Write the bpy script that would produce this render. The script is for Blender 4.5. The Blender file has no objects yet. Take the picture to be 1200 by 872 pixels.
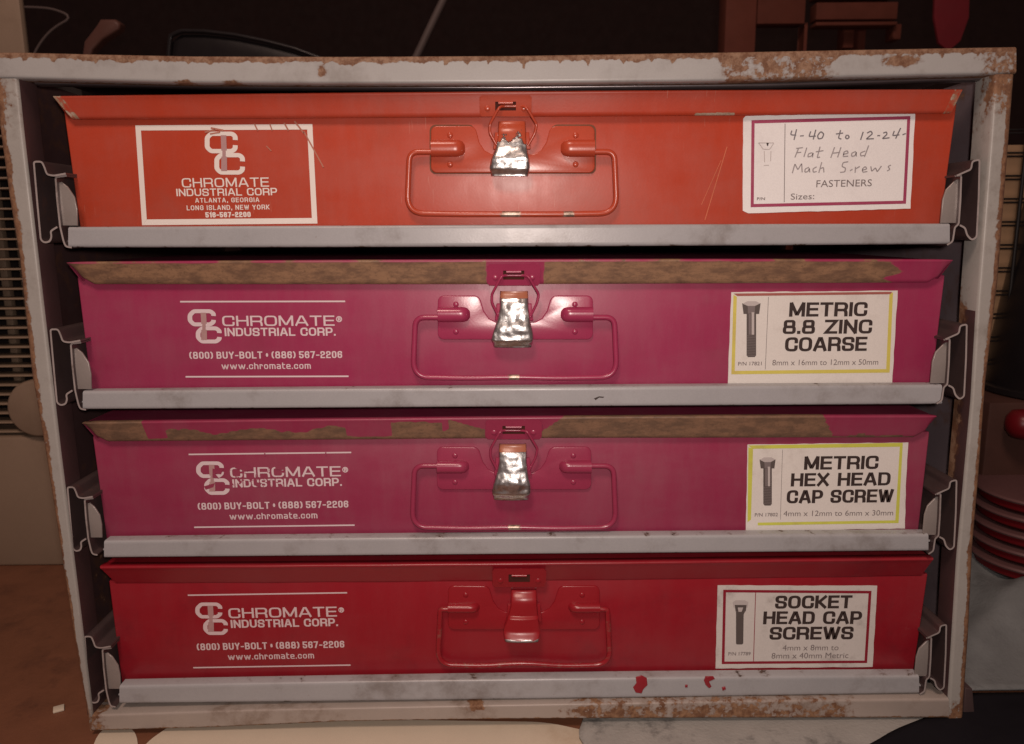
import bpy, bmesh, math, random
from mathutils import Vector, Matrix, noise as mnoise
random.seed(7)
S = bpy.context.scene
COL = S.collection

# ------------------------------------------------------------------ camera
F_PX = 900.0
CAM = Vector((-0.0103, -0.4015, 0.2837))
PITCH, YAW, ROLL = 0.1828, 0.0049, -0.0086
cy, sy, cp, sp, cr, sr = math.cos(YAW), math.sin(YAW), math.cos(PITCH), math.sin(PITCH), math.cos(ROLL), math.sin(ROLL)
FWD = Vector((sy * cp, cy * cp, -sp))
RT0 = Vector((cy, -sy, 0))
UP0 = RT0.cross(FWD)
RT = cr * RT0 + sr * UP0
UP = -sr * RT0 + cr * UP0
cam = bpy.data.cameras.new('camera')
cam.sensor_width = 36
cam.lens = 36 * F_PX / 1200
cam.clip_start = 0.01
cam.clip_end = 50
cam.dof.use_dof = True
cam.dof.focus_distance = 0.42
cam.dof.aperture_fstop = 13
camo = bpy.data.objects.new('camera', cam)
COL.objects.link(camo)
M3 = Matrix((RT, UP, -FWD)).transposed()
camo.matrix_world = Matrix.Translation(CAM) @ M3.to_4x4()
S.camera = camo

# ------------------------------------------------------------------ light
w = bpy.data.worlds.new('World')
S.world = w
w.use_nodes = True
w.node_tree.nodes['Background'].inputs[0].default_value = (1.0, 0.64, 0.58, 1)
w.node_tree.nodes['Background'].inputs[1].default_value = 0.11


def area(name, loc, target, size, power, color):
    l = bpy.data.lights.new(name, 'AREA')
    l.shape = 'DISK'
    l.size = size
    l.energy = power
    l.color = color
    o = bpy.data.objects.new(name, l)
    COL.objects.link(o)
    o.location = loc
    o.rotation_euler = (Vector(target) - Vector(loc)).to_track_quat('-Z', 'Y').to_euler()
    return o


area('phone_flash', (0.004, -0.425, 0.303), (0.0, 0, 0.205), 0.020, 1.18, (1.0, 0.83, 0.75))
area('ceiling_lamp', (-0.20, -0.75, 1.25), (0.0, 0.1, 0.1), 0.30, 7.6, (1.0, 0.71, 0.58))
S.view_settings.view_transform = 'Standard'
S.view_settings.look = 'None'
S.view_settings.exposure = 0
S.view_settings.gamma = 1


# ------------------------------------------------------------------ helpers: where things stand
def ray(px, py):
    return (FWD * F_PX + RT * (px - 600) - UP * (py - 436)).normalized()


def at(px, py, Y=0.0):
    d = ray(px, py)
    return CAM + d * ((Y - CAM.y) / d.y)


def atz(px, py, Z=0.0):
    d = ray(px, py)
    return CAM + d * ((Z - CAM.z) / d.z)


def lerp(a, b, t):
    return a + (b - a) * t


def poly_sample(pts, n):
    """evenly resample a polyline of Vectors, smoothed a little"""
    L = [0]
    for a, b in zip(pts, pts[1:]):
        L.append(L[-1] + (b - a).length)
    out = []
    k = 0
    for i in range(n + 1):
        s = L[-1] * i / n
        while k < len(pts) - 2 and s > L[k + 1]:
            k += 1
        out.append(lerp(pts[k], pts[k + 1], (s - L[k]) / max(1e-9, L[k + 1] - L[k])))
    return out


def nz(x, y, z=0.0):
    return mnoise.noise(Vector((x, y, z)))


def sm(a, b, x):
    t = min(1, max(0, (x - a) / (b - a)))
    return t * t * (3 - 2 * t)


def root(name, loc, label, cat, group=None):
    o = bpy.data.objects.new(name, None)
    o.empty_display_size = 0.02
    COL.objects.link(o)
    o.location = loc
    o['label'] = label
    o['category'] = cat
    if group:
        o['group'] = group
    return o


WORLD = {}


def wloc(o):
    v = Vector((0, 0, 0))
    while o:
        v += Vector(o.location)
        o = o.parent
    return v


def link(name, me, mat, parent=None, smooth=False, label=None):
    """vertices are given in world coordinates; the object's origin is put at its parent's base"""
    o = bpy.data.objects.new(name, me)
    COL.objects.link(o)
    if mat is not None and not me.materials:
        me.materials.append(mat)
    if parent is not None:
        me.transform(Matrix.Translation(-wloc(parent)))
        o.parent = parent
    if smooth:
        for p in me.polygons:
            p.use_smooth = True
    if label:
        o['label'] = label
    return o


def thing(o, label, cat, group=None):
    o['label'] = label
    o['category'] = cat
    if group:
        o['group'] = group
    return o


def mesh(name, V, F, wear=None):
    me = bpy.data.meshes.new(name)
    me.from_pydata([tuple(v) for v in V], [], F)
    bm = bmesh.new()
    bm.from_mesh(me)
    bmesh.ops.recalc_face_normals(bm, faces=bm.faces)
    bm.to_mesh(me)
    bm.free()
    if wear:
        a = me.attributes.new('wear', 'FLOAT', 'POINT')
        a.data.foreach_set('value', wear)
    return me


def smooth_by_angle(o, ang=40):
    me = o.data
    for p in me.polygons:
        p.use_smooth = True
    bm = bmesh.new()
    bm.from_mesh(me)
    for e in bm.edges:
        if len(e.link_faces) == 2 and e.calc_face_angle(0) > math.radians(ang):
            e.smooth = False
    bm.to_mesh(me)
    bm.free()
    return o


def strip(name, A, B, Y, prof, mat, parent, n=120, wearfn=None, closed=True, cap=True, dys=None, ang=50, label=None):
    """a section of sheet metal swept along two measured edges A and B (lists of px, py); prof = (v, dy)"""
    a = poly_sample([at(x, y, Y) for x, y in A], n)
    b = poly_sample([at(x, y, Y) for x, y in B], n)
    V, Wr = [], []
    m = len(prof)
    for i in range(n + 1):
        s = i / n
        for (v, dy) in prof:
            p = lerp(a[i], b[i], v) + Vector((0, dy, 0))
            if dys:
                p.y += dys(s, v)
            V.append(p)
            Wr.append(wearfn(s, v, dy) if wearfn else 0.0)
    Fc = []
    mm = m if closed else m - 1
    for i in range(n):
        for j in range(mm):
            k = (j + 1) % m
            Fc.append((i * m + j, i * m + k, (i + 1) * m + k, (i + 1) * m + j))
    if cap and closed:
        Fc.append(tuple(range(m)))
        Fc.append(tuple(n * m + j for j in range(m)))
    o = link(name, mesh(name, V, Fc, Wr), mat, parent, label=label)
    return smooth_by_angle(o, ang)


def prism(name, pts, Y, th, mat, parent, bev=0.0, label=None, dens=None, smooth=True):
    """outline in px at depth Y, extruded th metres away from the camera"""
    V = [at(x, y, Y) for x, y in pts]
    bm = bmesh.new()
    fv = [bm.verts.new(v) for v in V]
    bv = [bm.verts.new(v + Vector((0, th, 0))) for v in V]
    f = bm.faces.new(fv)
    bm.faces.new(list(reversed(bv)))
    n = len(V)
    for i in range(n):
        j = (i + 1) % n
        bm.faces.new((fv[i], bv[i], bv[j], fv[j]))
    bmesh.ops.recalc_face_normals(bm, faces=bm.faces)
    if bev:
        bmesh.ops.bevel(bm, geom=list(f.edges), offset=bev, segments=3, profile=0.5, affect='EDGES')
    me = bpy.data.meshes.new(name)
    bm.to_mesh(me)
    bm.free()
    o = link(name, me, mat, parent, label=label)
    return smooth_by_angle(o, 50) if smooth else o


def box(name, lo, hi, mat, parent=None, bev=0.0, label=None, rot=None, seg=2):
    lo, hi = Vector(lo), Vector(hi)
    bm = bmesh.new()
    bmesh.ops.create_cube(bm, size=1)
    c = (lo + hi) / 2
    for v in bm.verts:
        v.co = Vector((v.co.x * (hi.x - lo.x), v.co.y * (hi.y - lo.y), v.co.z * (hi.z - lo.z)))
    if bev:
        bmesh.ops.bevel(bm, geom=list(bm.edges), offset=bev, segments=seg, profile=0.5, affect='EDGES')
    for v in bm.verts:
        if rot:
            v.co = rot @ v.co
        v.co += c
    me = bpy.data.meshes.new(name)
    bm.to_mesh(me)
    bm.free()
    o = link(name, me, mat, parent, label=label)
    return smooth_by_angle(o, 40)


def rounded(pts, radii, seg=5, closed=False):
    """round the corners of a polyline of Vectors"""
    n = len(pts)
    out = []
    for i, p in enumerate(pts):
        r = radii if not isinstance(radii, (list, tuple)) else radii[i]
        if (not closed and i in (0, n - 1)) or not r:
            out.append(p.copy())
            continue
        a, b = pts[i - 1], pts[(i + 1) % n]
        d1, d2 = (a - p), (b - p)
        l1, l2 = d1.length, d2.length
        rr = min(r, l1 * 0.499, l2 * 0.499)
        p1, p2 = p + d1 / l1 * rr, p + d2 / l2 * rr
        for k in range(seg + 1):
            t = k / seg
            out.append(p1 * (1 - t) ** 2 + p * 2 * t * (1 - t) + p2 * t * t)
    return out


def tube(name, pts, r, mat, parent, seg=10, closed=False, rfn=None, label=None, wearfn=None):
    n = len(pts)
    V, Fc, Wr = [], [], []
    prev = None
    for i, p in enumerate(pts):
        if closed:
            t = pts[(i + 1) % n] - pts[i - 1]
        else:
            t = pts[min(n - 1, i + 1)] - pts[max(0, i - 1)]
        t.normalize()
        if prev is None:
            u = t.cross(Vector((0, 1, 0.013)))
            if u.length < 0.1:
                u = t.cross(Vector((1, 0, 0)))
        else:
            u = prev - t * prev.dot(t)
        u.normalize()
        prev = u
        v = t.cross(u)
        rr = rfn(i / max(1, n - 1)) if rfn else r
        for k in range(seg):
            a = 2 * math.pi * k / seg
            V.append(p + (u * math.cos(a) + v * math.sin(a)) * rr)
            Wr.append(wearfn(i / max(1, n - 1)) if wearfn else 0)
    for i in range(n if closed else n - 1):
        j = (i + 1) % n
        for k in range(seg):
            l = (k + 1) % seg
            Fc.append((i * seg + k, i * seg + l, j * seg + l, j * seg + k))
    if not closed:
        Fc.append(tuple(range(seg)))
        Fc.append(tuple((n - 1) * seg + k for k in range(seg)))
    o = link(name, mesh(name, V, Fc, Wr), mat, parent, label=label)
    return smooth_by_angle(o, 50)


# ------------------------------------------------------------------ materials
def nodes(name):
    m = bpy.data.materials.new(name)
    m.use_nodes = True
    nt = m.node_tree
    b = nt.nodes['Principled BSDF']
    return m, nt, b


class G:
    """tiny node graph helper"""
    def __init__(s, nt):
        s.nt = nt
        s.pos = nt.nodes.new('ShaderNodeNewGeometry').outputs['Position']

    def noise(s, scale, detail=3, rough=0.6, stretch=None, off=0.0):
        n = s.nt.nodes.new('ShaderNodeTexNoise')
        n.inputs['Scale'].default_value = scale
        n.inputs['Detail'].default_value = detail
        n.inputs['Roughness'].default_value = rough
        mp = s.nt.nodes.new('ShaderNodeMapping')
        mp.inputs['Location'].default_value = (off, off * 1.7, off * .6)
        if stretch:
            mp.inputs['Scale'].default_value = stretch
        s.nt.links.new(s.pos, mp.inputs[0])
        s.nt.links.new(mp.outputs[0], n.inputs['Vector'])
        return n.outputs['Fac']

    def ramp(s, fac, a, b, lo=0.0, hi=1.0):
        r = s.nt.nodes.new('ShaderNodeMapRange')
        r.interpolation_type = 'SMOOTHSTEP'
        s.nt.links.new(fac, r.inputs[0])
        r.inputs[1].default_value = a
        r.inputs[2].default_value = b
        r.inputs[3].default_value = lo
        r.inputs[4].default_value = hi
        return r.outputs[0]

    def math(s, op, a, b=0.0):
        n = s.nt.nodes.new('ShaderNodeMath')
        n.operation = op
        for i, x in enumerate((a, b)):
            if isinstance(x, (int, float)):
                n.inputs[i].default_value = x
            else:
                s.nt.links.new(x, n.inputs[i])
        return n.outputs[0]

    def mix(s, fac, a, b):
        n = s.nt.nodes.new('ShaderNodeMix')
        n.data_type = 'RGBA'
        if isinstance(fac, (int, float)):
            n.inputs[0].default_value = fac
        else:
            s.nt.links.new(fac, n.inputs[0])
        for i, x in ((6, a), (7, b)):
            if isinstance(x, tuple):
                n.inputs[i].default_value = (*x, 1)
            else:
                s.nt.links.new(x, n.inputs[i])
        return n.outputs[2]

    def mixf(s, fac, a, b):
        n = s.nt.nodes.new('ShaderNodeMix')
        n.data_type = 'FLOAT'
        s.nt.links.new(fac, n.inputs[0])
        for i, x in ((2, a), (3, b)):
            if isinstance(x, (int, float)):
                n.inputs[i].default_value = x
            else:
                s.nt.links.new(x, n.inputs[i])
        return n.outputs[0]

    def attr(s, name='wear'):
        n = s.nt.nodes.new('ShaderNodeAttribute')
        n.attribute_name = name
        return n.outputs['Fac']

    def bump(s, b, h, strength, dist):
        n = s.nt.nodes.new('ShaderNodeBump')
        n.inputs['Strength'].default_value = strength
        n.inputs['Distance'].default_value = dist
        s.nt.links.new(h, n.inputs['Height'])
        s.nt.links.new(n.outputs[0], b.inputs['Normal'])


def paint(name, base, rough=0.4, var=0.12, under=None, under2=None, uscale=260, uamp=0.55, umetal=0.0, urough=0.75,
          dirt=(0.10, 0.07, 0.05), dirtamt=0.25, dscale=22, spec=0.5, bump=0.15, metal=0.0, specks=0.0,
          speck_col=(0.5, 0.42, 0.38), ustretch=None, bumpscale=900, bumpdist=0.0002, film=0.0, off=0.0, scratch=0.0, halo_=0.4):
    m, nt, b = nodes(name)
    g = G(nt)
    light = tuple(min(1, c * (1 + var)) for c in base)
    dark = tuple(c * (1 - var) for c in base)
    col = g.mix(g.noise(45, 4, off=off), dark, light)
    col = g.mix(g.ramp(g.noise(dscale, 6, 0.7, off=3 + off), 0.5, 0.75, 0, dirtamt), col, dirt)
    gr = g.ramp(g.noise(1500, 2, 0.7, off=11), 0.3, 0.7)
    col = g.mix(g.math('MULTIPLY', gr, 0.10), col, tuple(c * 0.35 for c in base))
    ro = g.mixf(g.noise(70, 4, off=5), rough * 0.8, min(1, rough * 1.25))
    h = g.noise(bumpscale, 3, off=1)
    if film:      # smeary film: glare haze mixed into the colour, duller streaks, slightly wavy sheet
        sm_ = g.ramp(g.noise(11, 5, 0.6, (1, 1, 2.6), off=21 + off), 0.38, 0.66)
        st_ = g.ramp(g.noise(70, 4, 0.75, (1.0, 1, .22), off=13 + off), 0.35, 0.75)
        fm = g.math('MULTIPLY', g.math('ADD', g.math('MULTIPLY', sm_, 0.6), g.math('MULTIPLY', st_, 0.5)), film)
        col = g.mix(fm, col, tuple(min(1, c * 0.55 + 0.13) for c in base))
        ro = g.mixf(g.math('MULTIPLY', fm, 2.2), ro, 0.62)
        h = g.math('ADD', h, g.math('MULTIPLY', g.noise(17, 2, 0.5, off=30 + off), 14.0))
    me = metal
    if specks:
        sk = g.ramp(g.noise(380, 3, 0.7, off=9), 0.72, 0.76, 0, specks)
        col = g.mix(sk, col, speck_col)
    if scratch:
        sc = g.math('MULTIPLY', g.ramp(g.noise(60, 2, 0.5, stretch=(22, 1, 1.2), off=2.2), 0.70, 0.74), g.ramp(g.noise(14, 2, off=6), 0.5, 0.62, 0, scratch))
        col = g.mix(sc, col, speck_col)
    if under:
        w_ = g.attr()
        nn = g.noise(uscale, 5, 0.62, ustretch, off=2)
        s_ = g.math('ADD', w_, g.math('MULTIPLY', g.math('SUBTRACT', nn, 0.5), uamp * 2))
        mask = g.ramp(s_, 0.48, 0.545)
        halo = g.math('MULTIPLY', g.ramp(s_, 0.30, 0.50, 0, halo_), g.ramp(w_, 0.05, 0.15))
        col = g.mix(halo, col, under)
        mask = g.math('MULTIPLY', mask, g.ramp(w_, 0.02, 0.06))
        ucol = g.mix(g.ramp(g.noise(uscale * 0.9, 5, 0.7, ustretch, off=7), 0.35, 0.65), under, under2 or under)
        ucol = g.mix(g.ramp(g.noise(uscale * 3.2, 4, 0.8, off=17), 0.52, 0.70, 0, .55), ucol, tuple(c * .35 for c in under))
        col = g.mix(mask, col, ucol)
        ro = g.mixf(mask, ro, urough)
        h = g.math('SUBTRACT', h, g.math('MULTIPLY', mask, g.math('ADD', g.noise(uscale * 2.5, 4, 0.8, ustretch), 1.0)))
        if umetal != metal:
            mm_ = g.mixf(mask, metal, umetal)
            nt.links.new(mm_, b.inputs['Metallic'])
    b.inputs['Metallic'].default_value = metal
    nt.links.new(col, b.inputs['Base Color'])
    nt.links.new(ro, b.inputs['Roughness'])
    b.inputs['Specular IOR Level'].default_value = spec
    g.bump(b, h, bump, bumpdist)
    return m


RUST = (0.13, 0.058, 0.028)
RUST2 = (0.25, 0.155, 0.098)
M = {}
M['grey'] = paint('worn_grey_paint', (0.355, 0.36, 0.355), 0.36, 0.07, RUST, RUST2, 330, 0.62, dirtamt=0.4, specks=0.35, speck_col=(0.16, 0.10, 0.07))
M['grey_low'] = paint('rust_stained_grey_paint', (0.33, 0.29, 0.26), 0.42, 0.12, (0.13, 0.058, 0.028), (0.27, 0.155, 0.085), 240, 0.8, dirtamt=0.7, dirt=(.12, .07, .04), dscale=35, specks=0.5, speck_col=(0.12, 0.07, 0.05))
M['grey_post'] = paint('rusting_grey_paint', (0.34, 0.335, 0.315), 0.4, 0.10, (0.13, 0.060, 0.032), (0.24, 0.13, 0.07), 260, 0.65, dirtamt=0.5, dscale=30, specks=0.3, speck_col=(0.15, 0.10, 0.07))
M['grey_tray'] = paint('tray_grey_paint', (0.345, 0.355, 0.37), 0.33, 0.08, (0.12, 0.08, 0.06), (0.05, 0.035, 0.03), 300, 0.6, dirtamt=0.5, dscale=26, specks=0.4, speck_col=(0.16, 0.1, 0.08))
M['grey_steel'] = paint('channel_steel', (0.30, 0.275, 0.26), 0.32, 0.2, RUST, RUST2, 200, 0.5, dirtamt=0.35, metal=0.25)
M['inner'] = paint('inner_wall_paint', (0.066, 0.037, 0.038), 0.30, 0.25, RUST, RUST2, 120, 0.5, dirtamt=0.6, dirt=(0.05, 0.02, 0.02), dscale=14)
M['inner_lit'] = paint('lit_inner_wall', (0.17, 0.135, 0.15), 0.35, 0.2, RUST, RUST2, 120, 0.5, dirtamt=0.6, dirt=(.05, .025, .025), dscale=16)  # right wall only: its lit grey is put into the colour
M['channel_in'] = paint('shaded_grimy_channel', (0.085, 0.058, 0.058), 0.30, 0.25, (0.20, 0.08, 0.05), (0.30, 0.14, 0.09), 90, 0.55, dirtamt=0.6, dirt=(.05, .03, .03), metal=0.25)  # grimy steel, base darkened to carry the shade inside the channels
M['edge'] = paint('bare_edge_glint', (0.38, 0.34, 0.33), 0.4, 0.2, dirtamt=0.7, dscale=60, metal=0.2)  # bare cut edge, paler so its colour carries the glint
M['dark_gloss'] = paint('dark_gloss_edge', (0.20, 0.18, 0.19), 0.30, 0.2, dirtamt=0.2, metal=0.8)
ORANGE = (0.44, 0.050, 0.020)
MAG = (0.315, 0.028, 0.090)
MAG2 = (0.275, 0.028, 0.076)
RED = (0.275, 0.010, 0.020)
METAL = (0.62, 0.60, 0.56)
METAL2 = (0.30, 0.28, 0.25)
M['orange'] = paint('orange_box_paint', ORANGE, 0.34, 0.07, (0.30, 0.19, 0.12), (0.45, 0.38, 0.30), 260, 0.5, dirt=(0.30, 0.07, 0.045), dirtamt=0.35, dscale=18, scratch=0.8, speck_col=(0.5, 0.2, 0.15), bump=0.12, film=0.18)
M['magenta'] = paint('magenta_box_paint', MAG, 0.36, 0.06, (0.28, 0.165, 0.095), (0.15, 0.088, 0.056), 200, 0.42, urough=.40, halo_=0.25, ustretch=(0.5, 1, 1.4), dirt=(0.20, 0.03, 0.05), dirtamt=0.3, bump=0.12, off=1, film=0.20)
M['magenta2'] = paint('plum_box_paint', MAG2, 0.36, 0.06, (0.22, 0.128, 0.078), (0.13, 0.080, 0.052), 200, 0.42, urough=.5, halo_=0.25, ustretch=(0.5, 1, 1.4), dirt=(0.20, 0.035, 0.06), dirtamt=0.35, bump=0.12, off=2, film=0.22)
M['red'] = paint('red_box_paint', RED, 0.30, 0.07, (0.35, 0.28, 0.22), (0.3, 0.2, 0.15), 260, 0.5, dirt=(0.15, 0.012, 0.02), dirtamt=0.5, bump=0.12, off=3, film=0.10)


def hw_mat(name, base, off):
    return paint(name, base, 0.26, 0.10, (0.22, 0.16, 0.12), (0.55, 0.45, 0.38), 300, 0.5, umetal=0.6, urough=0.35, dirt=tuple(c * .55 for c in base), dirtamt=0.15, dscale=90, bump=0.1, off=off)


M['orange_hw'] = hw_mat('orange_painted_hardware', (0.44, 0.065, 0.03), 0)
M['magenta_hw'] = hw_mat('magenta_painted_hardware', (0.33, 0.034, 0.095), 1)
M['magenta2_hw'] = hw_mat('plum_painted_hardware', (0.295, 0.034, 0.082), 2)
M['red_hw'] = hw_mat('red_painted_hardware', (0.275, 0.012, 0.020), 3)


def lever_mat(name, base, crumple):
    m, nt, b = nodes(name)
    g = G(nt)
    mask = g.ramp(g.math('ADD', g.attr(), g.math('MULTIPLY', g.math('SUBTRACT', g.noise(170, 5, 0.65, off=4), 0.5), 0.9)), 0.46, 0.52)
    met = g.mix(g.noise(300, 4, 0.7), (0.34, 0.34, 0.335), (0.90, 0.91, 0.90))
    col = g.mix(mask, base, met)
    nt.links.new(col, b.inputs['Base Color'])
    nt.links.new(mask, b.inputs['Metallic'])
    nt.links.new(g.mixf(g.noise(240, 5, 0.7, off=8), 0.16, 0.45), b.inputs['Roughness'])
    if crumple:
        g.bump(b, g.math('MULTIPLY', mask, g.math('ADD', g.noise(80, 2, 0.5, off=2), g.math('MULTIPLY', g.noise(420, 3, .6), .05))), 0.9, 0.0030 * crumple)
    return m


M['lever0'] = lever_mat('chipped_orange_lever', (0.42, 0.07, 0.03), 1)
M['lever1'] = lever_mat('chipped_magenta_lever', (0.36, 0.13, 0.075), 1)
M['lever3'] = lever_mat('painted_red_lever', (0.28, 0.012, 0.018), 0)


def flat(name, c, rough=0.6, var=0.08, spec=0.3, off=0, dirt=None, dirtamt=0.3, dscale=30, metal=0.0, bump=0.1, bscale=600, bd=0.0002):
    return paint(name, c, rough, var, dirt=dirt or tuple(x * 0.5 for x in c), dirtamt=dirtamt, spec=spec, off=off, dscale=dscale, metal=metal, bump=bump, bumpscale=bscale, bumpdist=bd)


def print_mat(name, ink, body, chip=0.62, scale=240):
    """screen print worn through to the paint in small chips"""
    m, nt, b = nodes(name)
    g = G(nt)
    w_ = g.attr()
    s_ = g.math('ADD', g.noise(scale, 5, 0.7, off=4), g.math('MULTIPLY', w_, 0.35))
    mask = g.ramp(s_, chip, chip + 0.03)
    nt.links.new(g.mix(mask, ink, body), b.inputs['Base Color'])
    b.inputs['Roughness'].default_value = 0.4
    b.inputs['Specular IOR Level'].default_value = 0.3
    return m


WHITE = (0.72, 0.66, 0.66)
M['print0'] = print_mat('white_print_orange', (0.74, 0.70, 0.66), (0.30, 0.10, 0.07), 0.70)
M['print1'] = print_mat('pink_white_print_magenta', (0.66, 0.56, 0.59), MAG, 0.74)
M['print2'] = print_mat('pink_white_print_plum', (0.64, 0.54, 0.57), MAG2, 0.70)
M['print3'] = print_mat('pink_white_print_red', (0.62, 0.50, 0.52), RED, 0.72)
M['boltgrey'] = flat('print_grey_pink', (0.42, 0.26, 0.26), 0.5)
M['paper'] = flat('label_paper', (0.70, 0.69, 0.655), 0.42, 0.04, dirt=(0.35, 0.29, 0.25), dirtamt=0.35, dscale=40, off=1)
M['paper_bright'] = flat('bright_label_paper', (0.80, 0.81, 0.81), 0.35, 0.03, dirt=(0.5, 0.48, 0.5), dirtamt=0.3, dscale=30, off=2)
M['paper_dirty'] = flat('smudged_label_paper', (0.60, 0.585, 0.56), 0.5, 0.06, dirt=(0.12, 0.09, 0.08), dirtamt=0.45, dscale=48, off=6)
M['ink'] = flat('black_ink', (0.045, 0.032, 0.030), 0.5, 0.2, dirtamt=0)
M['ink_grey'] = flat('grey_ink', (0.19, 0.165, 0.165), 0.5, 0.1, dirtamt=0)
M['ink_pencil'] = flat('pencil_ink', (0.20, 0.19, 0.21), 0.5, 0.3, dirtamt=0)
M['ink_light'] = flat('light_grey_ink', (0.48, 0.45, 0.44), 0.5, 0.05, dirtamt=0)
M['maroon'] = flat('maroon_ink', (0.34, 0.055, 0.12), 0.5, 0.12, dirt=(0.5, 0.3, 0.3), dirtamt=0.2)
M['darkred_ink'] = flat('dark_red_ink', (0.25, 0.015, 0.03), 0.5, 0.1)
M['yellow_ink'] = flat('yellow_ink', (0.62, 0.56, 0.12), 0.5, 0.1, dirt=(0.40, 0.25, 0.14), dirtamt=0.8, dscale=24)
M['lime_ink'] = flat('lime_ink', (0.58, 0.62, 0.10), 0.5, 0.1, dirt=(0.35, 0.28, 0.12), dirtamt=0.7, dscale=24, off=4)

M['slot'] = flat('slot_shadow_brown', (0.07, 0.025, 0.02), 0.9, 0.2, spec=0.0)
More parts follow.
